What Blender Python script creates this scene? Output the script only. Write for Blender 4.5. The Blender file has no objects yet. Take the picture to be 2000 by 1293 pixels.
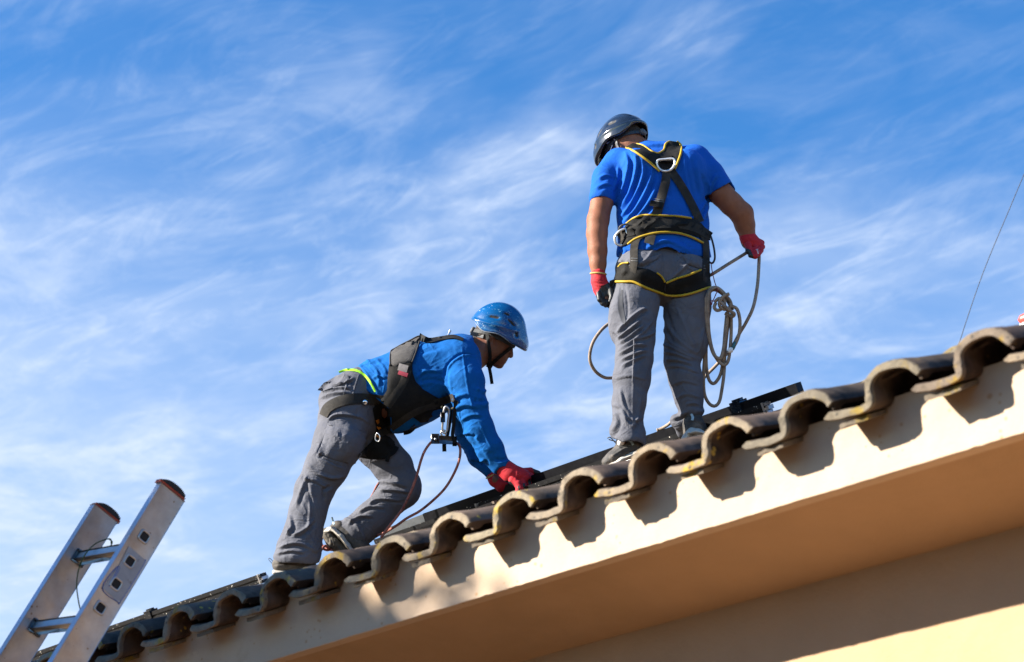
import bpy, bmesh, math, random
import numpy as np
from mathutils import Vector, Matrix, noise, geometry
from mathutils.bvhtree import BVHTree
random.seed(7); np.random.seed(7)
R = math.radians
S = bpy.context.scene
COL = S.collection

# ------------------------------------------------------------------ camera
F, CX, CY = 4000.0, 1000.0, 646.5            # focal length and centre in pixels of a 2000 px wide frame
PITCH = math.atan(1857.5 / F)                # eave line runs to a vanishing point low on the left
AZ = math.atan(4479.0 / math.hypot(F, 1857.5))
VH = Vector((-math.cos(AZ), math.sin(AZ), 0))
CR = Vector((math.sin(AZ), math.cos(AZ), 0))
CF = VH * math.cos(PITCH) + Vector((0, 0, math.sin(PITCH)))
CU = -VH * math.sin(PITCH) + Vector((0, 0, math.cos(PITCH)))
CAM = Vector((3.20945, -3.76853, -1.83879))  # the origin lies on the eave line, z = 0 at tile bed height
GZ = -3.44                                   # ground level
cd = bpy.data.cameras.new('camera'); cam = bpy.data.objects.new('camera', cd); COL.objects.link(cam)
cam.matrix_world = Matrix(((CR.x, CU.x, -CF.x, CAM.x), (CR.y, CU.y, -CF.y, CAM.y), (CR.z, CU.z, -CF.z, CAM.z), (0, 0, 0, 1)))
cd.sensor_width = 36; cd.lens = 72; cd.clip_end = 5000; cd.clip_start = 0.05
cd.dof.use_dof = True; cd.dof.focus_distance = 9.0; cd.dof.aperture_fstop = 5.0
S.camera = cam

# ------------------------------------------------------------------ sky, sun, exposure
SUN_DIR = Vector((.070, .100, -.0600)).normalized()      # the way the light travels
sun_el = math.asin(-SUN_DIR.z); sun_az = math.atan2(-SUN_DIR.x, -SUN_DIR.y)
W = bpy.data.worlds.new('World'); S.world = W; W.use_nodes = True
nt = W.node_tree; nt.nodes.clear()
def N(t, typ, **kw):
    n = t.nodes.new(typ)
    for k, v in kw.items():
        if k.startswith('i_'): n.inputs[int(k[2:])].default_value = v
        else: setattr(n, k, v)
    return n
def ramp(t, stops, interp='LINEAR'):
    n = t.nodes.new('ShaderNodeValToRGB'); n.color_ramp.interpolation = interp
    e = n.color_ramp.elements
    while len(e) < len(stops): e.new(0.5)
    for k, (p, c) in enumerate(stops):
        e[k].position = p; e[k].color = (c, c, c, 1) if isinstance(c, (int, float)) else (*c, 1)
    return n
sky = N(nt, 'ShaderNodeTexSky', sky_type='NISHITA', sun_disc=False, sun_elevation=sun_el, sun_rotation=sun_az, air_density=1.0, dust_density=0.12, ozone_density=2.2, altitude=200)
tc = N(nt, 'ShaderNodeTexCoord')
sep = N(nt, 'ShaderNodeSeparateXYZ'); nt.links.new(tc.outputs['Generated'], sep.inputs[0])
mz = N(nt, 'ShaderNodeMath', operation='MAXIMUM', i_1=0.04); nt.links.new(sep.outputs[2], mz.inputs[0])
vx = N(nt, 'ShaderNodeMath', operation='DIVIDE'); vy = N(nt, 'ShaderNodeMath', operation='DIVIDE')
nt.links.new(sep.outputs[0], vx.inputs[0]); nt.links.new(mz.outputs[0], vx.inputs[1])
nt.links.new(sep.outputs[1], vy.inputs[0]); nt.links.new(mz.outputs[0], vy.inputs[1])
cmb = N(nt, 'ShaderNodeCombineXYZ'); nt.links.new(vx.outputs[0], cmb.inputs[0]); nt.links.new(vy.outputs[0], cmb.inputs[1])
def cloud_layer(rot, scl, scale, detail, rough, dist, lo, hi, loc=(0, 0, 0)):
    mp = N(nt, 'ShaderNodeMapping'); mp.inputs['Location'].default_value = loc
    mp.inputs['Rotation'].default_value = (0, 0, rot); mp.inputs['Scale'].default_value = scl
    nt.links.new(cmb.outputs[0], mp.inputs[0])
    nz = N(nt, 'ShaderNodeTexNoise'); nz.inputs['Scale'].default_value = scale; nz.inputs['Detail'].default_value = detail
    nz.inputs['Roughness'].default_value = rough; nz.inputs['Distortion'].default_value = dist
    nt.links.new(mp.outputs[0], nz.inputs['Vector'])
    r = ramp(nt, [(lo, 0.0), (hi, 1.0)], 'EASE'); nt.links.new(nz.outputs['Fac'], r.inputs[0])
    return r.outputs[0]
def m2(op, a, b):
    n = N(nt, 'ShaderNodeMath', operation=op)
    for k, v in enumerate((a, b)):
        if isinstance(v, (int, float)): n.inputs[k].default_value = v
        else: nt.links.new(v, n.inputs[k])
    return n.outputs[0]
def dirn(ax, ay, az):
    """how far a direction of the sky lies towards (ax, ay, az)"""
    d = N(nt, 'ShaderNodeVectorMath', operation='DOT_PRODUCT'); v = Vector((ax, ay, az)).normalized(); d.inputs[1].default_value = v
    nt.links.new(tc.outputs['Generated'], d.inputs[0]); return d.outputs['Value']
CLOUDS = dict(
    veil=cloud_layer(R(60), (.8, 1, 1), 1.5, 5, .55, .6, .38, .70, (6.4, 3.3, 0)),
    wisp=cloud_layer(R(10), (1.0, 1.5, 1), 2.9, 12, .66, 1.3, .44, .72, (2.3, 9.2, 0)),
    puff=cloud_layer(R(15), (1, 1.1, 1), 3.6, 10, .62, .35, .46, .76, (7.7, 2.4, 0)),
    fine=cloud_layer(R(8), (1.4, 4.2, 1), 3.4, 12, .70, 1.5, .46, .72, (5.3, 2.2, 0)))
low = ramp(nt, [(0.20, 1.0), (0.50, 0.0)]); nt.links.new(sep.outputs[2], low.inputs[0])
a = m2('ADD', m2('MULTIPLY', CLOUDS['veil'], .36), .02)
b = m2('MULTIPLY', CLOUDS['wisp'], m2('ADD', m2('MULTIPLY', CLOUDS['veil'], .36), .12))
c = m2('MULTIPLY', CLOUDS['fine'], m2('ADD', m2('MULTIPLY', CLOUDS['veil'], .34), .07))
d = m2('MULTIPLY', CLOUDS['puff'], m2('ADD', m2('MULTIPLY', CLOUDS['veil'], .30), m2('MULTIPLY', low.outputs[0], .55)))
dens = m2('ADD', m2('ADD', m2('ADD', a, b), m2('ADD', c, d)), m2('MULTIPLY', low.outputs[0], .34))
lowleft = ramp(nt, [(.955, 0.0), (.998, 1.0)], 'EASE'); nt.links.new(dirn(*(CF - CR * .30 - CU * .19)), lowleft.inputs[0])
dens = m2('ADD', dens, m2('MULTIPLY', lowleft.outputs[0], m2('ADD', m2('MULTIPLY', CLOUDS['puff'], .35), .36)))
front = ramp(nt, [(.10, 0.04), (.72, 1.0)], 'EASE'); nt.links.new(dirn(*VH), front.inputs[0])     # clouds thinned behind the viewer to lower the ambient light
dens = m2('MULTIPLY', m2('MINIMUM', dens, .93), front.outputs[0])
mix = N(nt, 'ShaderNodeMix', data_type='RGBA')
hsv = N(nt, 'ShaderNodeHueSaturation'); hsv.inputs['Saturation'].default_value = 1.36; hsv.inputs['Hue'].default_value = .505; hsv.inputs['Value'].default_value = 1.62
nt.links.new(sky.outputs[0], hsv.inputs['Color'])
nt.links.new(dens, mix.inputs['Factor']); nt.links.new(hsv.outputs[0], mix.inputs[6])
CLOUD_COL = (4.7, 5.5, 6.9, 1)
mix.inputs[7].default_value = CLOUD_COL
bg = N(nt, 'ShaderNodeBackground'); bg.inputs[1].default_value = 0.050
out = N(nt, 'ShaderNodeOutputWorld')
nt.links.new(mix.outputs[2], bg.inputs[0]); nt.links.new(bg.outputs[0], out.inputs[0])
sl = bpy.data.lights.new('sun', 'SUN'); sl.energy = 5.0; sl.angle = R(0.53); sl.color = (1, .93, .82)
so = bpy.data.objects.new('sun', sl); COL.objects.link(so); so.rotation_euler = SUN_DIR.to_track_quat('-Z', 'Y').to_euler(); so.location = (0, -6, 9)
S.view_settings.view_transform = 'Standard'; S.view_settings.look = 'None'; S.view_settings.exposure = 1.70; S.view_settings.gamma = 1

# ------------------------------------------------------------------ helpers
def P(px, py, d):
    """a point of the place: photo pixel and distance along the view axis, metres"""
    return CAM + (CF + CR * ((px - CX) / F) - CU * ((py - CY) / F)) * d
def HY(px, py, y):
    dr = CF + CR * ((px - CX) / F) - CU * ((py - CY) / F)
    return CAM + dr * ((y - CAM.y) / dr.y)
def tag(o, label=None, cat=None, group=None, kind=None):
    if label: o['label'] = label
    if cat: o['category'] = cat
    if group: o['group'] = group
    if kind: o['kind'] = kind
    return o
def thing(name, label, cat, loc=(0, 0, 0), group=None):
    o = bpy.data.objects.new(name, None); COL.objects.link(o); o.location = loc; o.empty_display_size = .2
    return tag(o, label, cat, group)
def mesh_obj(name, verts, faces, mats, parent=None, smooth=True, midx=None):
    """verts in world metres; stored relative to the parent thing"""
    me = bpy.data.meshes.new(name)
    off = Vector((0, 0, 0)); q = parent
    while q is not None: off += q.location; q = q.parent
    if isinstance(verts, np.ndarray):
        vv = (verts - np.array(off)).tolist()
    else: vv = [tuple(Vector(v) - off) for v in verts]
    me.from_pydata(vv, [], faces if isinstance(faces, list) else faces.tolist())
    for m in (mats if isinstance(mats, (list, tuple)) else [mats]): me.materials.append(m)
    if midx is not None: me.polygons.foreach_set('material_index', midx)
    if smooth: me.polygons.foreach_set('use_smooth', [True] * len(me.polygons))
    me.validate(); me.update()
    o = bpy.data.objects.new(name, me); COL.objects.link(o); o.parent = parent
    return o
class MB:
    """collects shapes in world metres into one mesh"""
    def __init__(s): s.v = []; s.f = []; s.m = []
    def add(s, v, f, m=0):
        n = len(s.v); s.v += [tuple(q) for q in v]; s.f += [tuple(i + n for i in q) for q in f]; s.m += [m] * len(f); return s
    def box(s, c, ax, ay, az, m=0, bev=0.0):
        """box with centre c and half axis vectors, edges chamfered by bev metres"""
        c, ax, ay, az = Vector(c), Vector(ax), Vector(ay), Vector(az)
        bm = bmesh.new(); r = bmesh.ops.create_cube(bm, size=2)
        M = Matrix((ax, ay, az)).transposed()
        for v in bm.verts: v.co = c + M @ v.co
        if bev: bmesh.ops.bevel(bm, geom=bm.edges[:] , offset=bev, segments=2, profile=.6, affect='EDGES')
        bm.verts.index_update()
        s.add([v.co for v in bm.verts], [[v.index for v in f.verts] for f in bm.faces], m); bm.free(); return s
    def tube(s, pts, rad, n=10, m=0, closed=False, flat=1.0, up=None):
        pts = [Vector(p) for p in pts]; k = len(pts); rr = rad if isinstance(rad, (list, tuple)) else [rad] * k
        t0 = (pts[1] - pts[0]).normalized(); nrm = t0.orthogonal().normalized() if up is None else (up - t0 * up.dot(t0)).normalized()
        V = []
        for i, p in enumerate(pts):
            a, b = pts[(i - 1) % k] if (i or closed) else pts[0], pts[(i + 1) % k] if (i < k - 1 or closed) else pts[-1]
            t = (b - a).normalized()
            nrm = (nrm - t * nrm.dot(t)).normalized() if up is None else (up - t * up.dot(t)).normalized()
            bi = t.cross(nrm)
            for j in range(n):
                an = 2 * math.pi * j / n
                V.append(p + (nrm * math.cos(an) * flat + bi * math.sin(an)) * rr[i])
        Fc = []
        for i in range(k if closed else k - 1):
            for j in range(n):
                i2 = (i + 1) % k; Fc.append((i * n + j, i * n + (j + 1) % n, i2 * n + (j + 1) % n, i2 * n + j))
        if not closed: Fc += [tuple(range(n - 1, -1, -1)), tuple((k - 1) * n + j for j in range(n))]
        return s.add(V, Fc, m)
    def obj(s, name, mats, parent=None, smooth=True):
        return mesh_obj(name, s.v, s.f, mats, parent, smooth, s.m)
def spline(pts, per=8, closed=False):
    """Catmull-Rom through points (any dimension)"""
    P_ = [np.array(p, float) for p in pts]; n = len(P_); o = []
    for i in range(n if closed else n - 1):
        g = (lambda j: P_[j % n]) if closed else (lambda j: P_[min(max(j, 0), n - 1)])
        p0, p1, p2, p3 = g(i - 1), g(i), g(i + 1), g(i + 2)
        for q in range(per):
            t = q / per
            o.append(.5 * ((2 * p1) + (-p0 + p2) * t + (2 * p0 - 5 * p1 + 4 * p2 - p3) * t * t + (-p0 + 3 * p1 - 3 * p2 + p3) * t ** 3))
    if not closed: o.append(P_[-1])
    return o
def auto_smooth(o, deg=35):
    me = o.data; me.polygons.foreach_set('use_smooth', [True] * len(me.polygons))
    try: me.set_sharp_from_angle(angle=R(deg))
    except Exception: pass
    return o

# ------------------------------------------------------------------ materials
def mat(name, base, rough=.6, metal=0.0, var=0.0, vscale=8.0, c2=None, c2scale=5.0, c2lo=.45, c2hi=.62, bump=0.0, bscale=60.0, bump2=0.0, b2scale=8.0, sheen=0.0, coat=0.0, spots=None, stretch=None, sss=0.0, spec=.5, crease=None, tone=False):
    """object-space procedural material: base colour, value variation, a second colour in patches, two bumps, small spots"""
    m = bpy.data.materials.new(name); m.use_nodes = True; t = m.node_tree
    b = t.nodes['Principled BSDF']; L = t.links.new
    b.inputs['Roughness'].default_value = rough; b.inputs['Metallic'].default_value = metal
    b.inputs['Specular IOR Level'].default_value = spec
    if sheen: b.inputs['Sheen Weight'].default_value = sheen; b.inputs['Sheen Roughness'].default_value = .5
    if coat: b.inputs['Coat Weight'].default_value = coat; b.inputs['Coat Roughness'].default_value = .08
    if sss: b.inputs['Subsurface Weight'].default_value = sss; b.inputs['Subsurface Radius'].default_value = (.012, .004, .002)
    g = N(t, 'ShaderNodeNewGeometry'); mp = N(t, 'ShaderNodeMapping')
    L(g.outputs['Position'], mp.inputs[0])
    if stretch: mp.inputs['Scale'].default_value = stretch
    vec = mp.outputs[0]
    def nz(scale, det=4, rgh=.55):
        n = N(t, 'ShaderNodeTexNoise'); n.inputs['Scale'].default_value = scale; n.inputs['Detail'].default_value = det; n.inputs['Roughness'].default_value = rgh
        L(vec, n.inputs['Vector']); return n.outputs['Fac']
    col = N(t, 'ShaderNodeRGB'); col.outputs[0].default_value = (*base, 1); cur = col.outputs[0]
    if c2:
        r = ramp(t, [(c2lo, 0.), (c2hi, 1.)]); L(nz(c2scale, 7, .65), r.inputs[0])
        mx = N(t, 'ShaderNodeMix', data_type='RGBA'); L(r.outputs[0], mx.inputs[0]); L(cur, mx.inputs[6]); mx.inputs[7].default_value = (*c2, 1); cur = mx.outputs[2]
    if spots:
        sc, sz, scol = spots
        v = N(t, 'ShaderNodeTexVoronoi'); v.inputs['Scale'].default_value = sc; L(vec, v.inputs['Vector'])
        n3 = N(t, 'ShaderNodeMath', operation='MULTIPLY_ADD'); L(nz(sc * .35, 3), n3.inputs[0]); n3.inputs[1].default_value = -.9
        L(v.outputs['Distance'], n3.inputs[2])
        r = ramp(t, [(0., 1.), (sz, 0.)]); ad = N(t, 'ShaderNodeMath', operation='ADD'); L(n3.outputs[0], ad.inputs[0]); ad.inputs[1].default_value = .42
        L(ad.outputs[0], r.inputs[0])
        mx = N(t, 'ShaderNodeMix', data_type='RGBA'); L(r.outputs[0], mx.inputs[0]); L(cur, mx.inputs[6]); mx.inputs[7].default_value = (*scol, 1); cur = mx.outputs[2]
    if var:
        h = N(t, 'ShaderNodeHueSaturation'); L(cur, h.inputs['Color'])
        mr = N(t, 'ShaderNodeMapRange'); mr.inputs[1].default_value = .25; mr.inputs[2].default_value = .75; mr.inputs[3].default_value = 1 - var; mr.inputs[4].default_value = 1 + var
        L(nz(vscale, 6, .6), mr.inputs[0]); L(mr.outputs[0], h.inputs['Value']); cur = h.outputs[0]
        mr2 = N(t, 'ShaderNodeMapRange'); mr2.inputs[3].default_value = max(0, rough - .12); mr2.inputs[4].default_value = min(1, rough + .12)
        L(nz(vscale * 2.3, 3), mr2.inputs[0]); L(mr2.outputs[0], b.inputs['Roughness'])
    L(cur, b.inputs['Base Color'])
    if tone:
        at = N(t, 'ShaderNodeAttribute', attribute_name='tone'); mxx = N(t, 'ShaderNodeMix', data_type='RGBA', blend_type='MULTIPLY'); mxx.inputs[0].default_value = 1
        L(cur, mxx.inputs[6]); L(at.outputs['Color'], mxx.inputs[7]); cur = mxx.outputs[2]; L(cur, b.inputs['Base Color'])
    nrm = None
    if crease:
        for sc_, st_, di_ in crease:                                    # cloth: sharp little ridges running through the noise
            n_ = N(t, 'ShaderNodeTexNoise'); n_.inputs['Scale'].default_value = sc_; n_.inputs['Detail'].default_value = 2; n_.inputs['Roughness'].default_value = .45; n_.inputs['Distortion'].default_value = .9
            L(vec, n_.inputs['Vector']); s1 = N(t, 'ShaderNodeMath', operation='SUBTRACT', i_1=.5); L(n_.outputs['Fac'], s1.inputs[0])
            s2 = N(t, 'ShaderNodeMath', operation='ABSOLUTE'); L(s1.outputs[0], s2.inputs[0]); s3 = N(t, 'ShaderNodeMath', operation='POWER', i_1=.7); L(s2.outputs[0], s3.inputs[0])
            bp = N(t, 'ShaderNodeBump', invert=True); bp.inputs['Strength'].default_value = st_; bp.inputs['Distance'].default_value = di_; L(s3.outputs[0], bp.inputs['Height'])
            if nrm: L(nrm, bp.inputs['Normal'])
            nrm = bp.outputs[0]
    for st, sc, dist in ((bump, bscale, .002), (bump2, b2scale, .012)):
        if st:
            bp = N(t, 'ShaderNodeBump'); bp.inputs['Strength'].default_value = st; bp.inputs['Distance'].default_value = dist
            L(nz(sc, 5, .6), bp.inputs['Height'])
            if nrm: L(nrm, bp.inputs['Normal'])
            nrm = bp.outputs[0]
    if nrm: L(nrm, b.inputs['Normal'])
    m['_'] = 1
    return m
# ------------------------------------------------------------------ ground
M_pave = mat('paving', (.235, .138, .068), .85, var=.15, vscale=1.2, bump=.4, bscale=40)
def disc(r0, r1, n, z, rings):
    V = []; Fc = []
    for k in range(rings + 1):
        rr = r0 + (r1 - r0) * (k / rings) ** 3
        for j in range(n): V.append((rr * math.cos(2 * math.pi * j / n), rr * math.sin(2 * math.pi * j / n), z))
    for k in range(rings):
        for j in range(n): Fc.append((k * n + j, (k + 1) * n + j, (k + 1) * n + (j + 1) % n, k * n + (j + 1) % n))
    Fc.append(tuple(range(n)))
    return V, Fc
v, f = disc(2, 2500, 48, GZ, 24)
g = mesh_obj('ground', v, f, M_pave, smooth=False); tag(g, kind='structure')

# ------------------------------------------------------------------ house
house = thing('house', 'ochre plastered house with brown curved clay tiles along its overhanging eave', 'house', (0, 0, GZ))
PAINT = (.395, .255, .145)
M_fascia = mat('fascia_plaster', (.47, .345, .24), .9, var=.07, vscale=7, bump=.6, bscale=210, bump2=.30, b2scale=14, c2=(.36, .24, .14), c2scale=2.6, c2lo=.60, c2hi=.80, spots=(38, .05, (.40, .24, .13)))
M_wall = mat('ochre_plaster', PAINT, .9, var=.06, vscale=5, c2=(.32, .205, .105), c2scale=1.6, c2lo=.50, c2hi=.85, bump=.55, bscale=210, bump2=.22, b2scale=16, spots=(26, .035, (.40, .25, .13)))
YF, YWALL, ZS = .10, .514, -.100
ZJ = -.153
XL, XR = -13.0, 5.2
SLOPE = .499                                 # rise of the roof per metre
YR = 4.6                                     # ridge
# fascia: face towards the viewer with a slightly ragged lower edge, closed behind
nx = 900; V = []; Fc = []
for i in range(nx + 1):
    x = XL + (XR - XL) * i / nx
    e = noise.noise(Vector((x * 9, 0, 0))) * .0016 + noise.noise(Vector((x * 42, 3, 0))) * .0022
    V += [(x, YF, .088), (x, YF, -.04), (x, YF, ZS + e + .002), (x, YF + .004, ZS + e * .8), (x, YF + .035, ZS - .0003), (x, YF + .035, .088)]
for i in range(nx):
    a0, b0 = i * 6, (i + 1) * 6
    for j in range(5): Fc.append((a0 + j, a0 + j + 1, b0 + j + 1, b0 + j))
    Fc.append((a0 + 5, a0, b0, b0 + 5))
mesh_obj('fascia', V, Fc, M_fascia, house, smooth=False)
y0_, y1_ = YF + .0352, YWALL + .05
V = [(XL, y0_, ZS), (XR, y0_, ZS), (XR, y1_, ZJ - .0065), (XL, y1_, ZJ - .0065)]; V += [(x, y, z + .05) for x, y, z in V]
mb = MB(); mb.add(V, [(0, 1, 2, 3), (4, 7, 6, 5), (0, 4, 5, 1), (1, 5, 6, 2), (2, 6, 7, 3), (3, 7, 4, 0)])
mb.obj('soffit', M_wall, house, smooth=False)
XW0, XW1 = XL + .5, XR - .3
yb = 2 * YR - YWALL
V = [(XW0, YWALL, GZ), (XW1, YWALL, GZ), (XW1, yb, GZ), (XW0, yb, GZ), (XW0, YWALL, ZJ + .02), (XW1, YWALL, ZJ + .02), (XW1, yb, ZJ), (XW0, yb, ZJ), (XW0, YR, SLOPE * YR - .06), (XW1, YR, SLOPE * YR - .06)]
mesh_obj('wall', V, [(0, 1, 5, 4), (1, 2, 6, 9, 5), (2, 3, 7, 6), (3, 0, 4, 8, 7)], M_wall, house, smooth=False)

# roof: S-shaped clay tiles, one by one, in courses
prof = [(-.012, .047), (-.004, .041), (.030, .035), (.065, .033), (.095, .034), (.106, .036), (.1105, .042), (.1110, .058), (.1095, .074), (.1115, .090), (.121, .106), (.142, .1175), (.170, .1215), (.197, .1185), (.219, .109), (.236, .0965), (.246, .086), (.254, .076)]
pf = [np.array(q) for q in spline(prof, 2)]
def section(th, inn=0):
    up, dn = [], []
    for i, q in enumerate(pf):
        t = pf[min(i + 1, len(pf) - 1)] - pf[max(i - 1, 0)]; t /= np.linalg.norm(t); n = np.array([-t[1], t[0]])
        up.append(q + n * th / 2); dn.append(q - n * (th / 2 + inn * min(1, max(0, (q[0] - .112) / .02), )))
    return up + dn[::-1]
th0 = math.atan(SLOPE); tt = math.atan(SLOPE - .060)
TL, EXP = .43, .355
V, Fc, Mi, TONE = [], [], [], []
def tile(x0, k, lite):
    y0 = k * EXP * math.cos(th0); z0 = SLOPE * y0 - (.013 if k else 0)
    rz = random.gauss(0, .010); dz = random.gauss(0, .0020); dy = random.gauss(0, .006) ; tl = tt + random.gauss(0, .008) - (.03 if k == 0 else 0)
    ls = [0, .004, .014, .040, .042, .075, .078, .28, TL] if k < 2 else [0, .05, TL]
    ths = [.0165, .0215, .0230, .0215, .0215, .018, .016, .015, .015] if k < 2 else [.015, .015, .015]
    inns = [0, 0, 0, 0, .013, .013, 0, 0, 0] if k < 2 else [0, 0, 0]
    base = len(V); m = None; seed = random.random() * 50
    for l, th, inn in zip(ls, ths, inns):
        sec = section(th, inn); m = len(sec)
        for j, q in enumerate(sec):
            u = q[0] - .185; zz = q[1]
            w = .0034 if l < .02 else (.0016 if l < .07 else .001)
            nn = noise.noise(Vector((q[0] * 30 + seed, l * 8, zz * 30))) * w
            lj = l + (noise.noise(Vector((q[0] * 55 + seed, 5, zz * 55))) * .006 if l < .02 else 0)
            V.append((x0 + u - rz * lj + nn, y0 + dy + lj * math.cos(tl), z0 + dz + zz + nn + lj * math.sin(tl)))
    h = m // 2; g_ = random.uniform(.62, 1.3); TONE.extend([(g_ * random.uniform(.96, 1.08), g_, g_ * random.uniform(.9, 1.0))] * (len(V) - base))
    # the front end as quads between the upper and lower curve
    for j in range(h - 1):
        Fc.append((base + j, base + m - 1 - j, base + m - 2 - j, base + j + 1)); Mi.append(1)
    for s_ in range(len(ls) - 1):
        a0 = base + s_ * m; b0 = a0 + m
        for j in range(m):
            j2 = (j + 1) % m
            Fc.append((a0 + j, a0 + j2, b0 + j2, b0 + j)); Mi.append(1 if s_ < 1 or (s_ < 2 and (j >= h - 1)) else 0)
    a0 = base + (len(ls) - 1) * m
    for j in range(h - 1): Fc.append((a0 + j, a0 + j + 1, a0 + m - 2 - j, a0 + m - 1 - j)); Mi.append(0)
def under(x0):
    # the broken bedding strip showing under each channel
    b0 = len(V); w0, w1 = -.185 + random.uniform(.004, .02), -.185 + random.uniform(.088, .104); zt_, zb = .0235, .0105 + random.uniform(-.002, .003); y0, y1 = .010 + random.uniform(0, .008), .12
    n_ = 7
    for i in range(n_):
        u = w0 + (w1 - w0) * i / (n_ - 1); e_ = random.gauss(0, .0012); f_ = random.gauss(0, .0015)
        for (yy, zz) in ((y0 + f_, zt_), (y0 + f_ + .002, zb + e_), (y1, zb + e_ + .05), (y1, zt_ + .05)): V.append((x0 + u, yy, zz))
    for i in range(n_ - 1):
        a0 = b0 + i * 4
        for j in range(4): Fc.append((a0 + j, a0 + (j + 1) % 4, a0 + 4 + (j + 1) % 4, a0 + 4 + j)); Mi.append(1)
    Fc.append((b0, b0 + 3, b0 + 2, b0 + 1)); Mi.append(1); e0 = b0 + (n_ - 1) * 4; Fc.append((e0, e0 + 1, e0 + 2, e0 + 3)); Mi.append(1)
    t_ = random.uniform(.6, 1.1); TONE.extend([(t_, t_, t_)] * (n_ * 4))
NC = 14
for k in range(NC):
    for i in range(-50, 20):
        x0 = .003 + .25 * i + .003 * math.sin(i * 2.3)
        if k > 1 and (i < -40): pass
        tile(x0, k, 0)
        if k == 0: under(x0)
M_tile = mat('tile_clay', tone=True, base=(.098, .070, .056), rough=.92, spec=.15, var=.28, vscale=14, c2=(.030, .023, .020), c2scale=9, c2lo=.45, c2hi=.66, bump=.5, bscale=120, bump2=.12, b2scale=25, spots=(30, .05, (.28, .19, .04)))
M_tend = mat('tile_edge_lichen', tone=True, base=(.155, .122, .086), rough=.9, var=.30, vscale=38, c2=(.25, .165, .020), c2scale=13, c2lo=.56, c2hi=.64, bump=.9, bscale=170, bump2=.35, b2scale=55, spots=(48, .22, (.050, .042, .033)))
mesh_obj('roof_tiles', V, Fc, [M_tile, M_tend], house, True, Mi)
auto_smooth(bpy.data.objects['roof_tiles'], 50)
at_ = bpy.data.objects['roof_tiles'].data.color_attributes.new('tone', 'FLOAT_COLOR', 'POINT')
at_.data.foreach_set('color', np.concatenate([np.array(TONE), np.ones((len(TONE), 1))], 1).ravel())
M_mortar = mat('mortar', (.10, .075, .05), .95, var=.2)
mb = MB()
zt = lambda y: SLOPE * y + .005
V2 = [(XL, YF + .036, .035), (XR, YF + .036, .035), (XR, YR, zt(YR)), (XL, YR, zt(YR)), (XR, 2 * YR - YF, .03), (XL, 2 * YR - YF, .03)]
V2 += [(a_, b_, c_ - .03) for a_, b_, c_ in V2]
mb.add(V2, [(0, 1, 2, 3), (3, 2, 4, 5), (7, 6, 9, 8), (8, 9, 11, 10), (0, 6, 7, 1), (5, 4, 10, 11), (1, 7, 8, 2), (2, 8, 10, 4), (6, 0, 3, 9), (9, 3, 5, 11)])
mb.obj('roof_deck', M_mortar, house, smooth=False)
# ridge tiles
V = []; Fc = []; 
for i in range(46):
    x0 = XL + .2 + i * .39; b0 = len(V)
    for l in (0, .43):
        for th in (0, 1):
            for j in range(13):
                a_ = math.pi * j / 12; rr = .11 - .014 * th - (.006 if l else 0)
                V.append((x0 + l, YR + rr * math.cos(a_), SLOPE * YR + .06 + rr * math.sin(a_)))
    for j in range(12):
        Fc += [(b0 + j, b0 + j + 1, b0 + 27 + j, b0 + 26 + j), (b0 + 13 + j, b0 + 39 + j, b0 + 40 + j, b0 + 14 + j), (b0 + j, b0 + 13 + j, b0 + 14 + j, b0 + j + 1), (b0 + 26 + j, b0 + 27 + j, b0 + 40 + j, b0 + 39 + j)]
mesh_obj('ridge', V, Fc, M_tile, house)

# ------------------------------------------------------------------ garden tree in front of the house, outside the frame: its crown shades the left of the eave
def make_tree(base, h, crown, n_leaf, seed, label):
    rng = random.Random(seed); th = thing('tree', label, 'tree', base)
    B = Vector(base); mb = MB(); top = B + Vector((0, 0, h * .62))
    mb.tube([B, B + Vector((.05, .03, h * .25)), B + Vector((-.04, .05, h * .45)), top], [.20, .16, .12, .07], 12)
    limbs = []
    for k in range(16):
        a_ = k * 2.4; z0 = h * (.30 + .32 * k / 16); p0 = B + Vector((0, .03, z0)); p1 = p0 + Vector((math.cos(a_) * crown * .8, math.sin(a_) * crown * .8, h * .18 * rng.uniform(.4, 1.3)))
        mb.tube([p0, p0.lerp(p1, .5) + Vector((0, 0, .15)), p1], [.06, .035, .012], 7); limbs.append(p1)
    mb.obj('trunk', mat('bark', (.10, .075, .055), .9, var=.3, bump=.8, bscale=40), th)
    V, Fc = [], []; c_ = B + Vector((0, 0, h * .70))
    blobs = [(l, rng.uniform(.45, .75)) for l in limbs] + [(c_ + Vector((rng.gauss(0, .5), rng.gauss(0, .5), rng.uniform(-.6, .9))), .8) for _ in range(10)]
    for i in range(n_leaf):
        q, r_ = rng.choice(blobs); d = Vector((rng.gauss(0, 1), rng.gauss(0, 1), rng.gauss(0, .8))).normalized() * r_ * rng.uniform(.5, 1.05) * crown * .6; p = q + d
        u_ = Vector((rng.gauss(0, 1), rng.gauss(0, 1), rng.gauss(0, .5))).normalized(); w_ = u_.orthogonal().normalized(); s_ = rng.uniform(.05, .085); b_ = len(V)
        V += [p - u_ * s_, p + w_ * s_ * .45, p + u_ * s_, p - w_ * s_ * .45]; Fc.append((b_, b_ + 1, b_ + 2, b_ + 3))
    mesh_obj('crown', V, Fc, mat('leaves', (.055, .09, .022), .6, var=.3, vscale=3), th, False)
    return th
make_tree((-6.7, -6.1, GZ), 9.2, 1.75, 26000, 4, 'leafy garden tree in front of the eave beyond the ladder')

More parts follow.
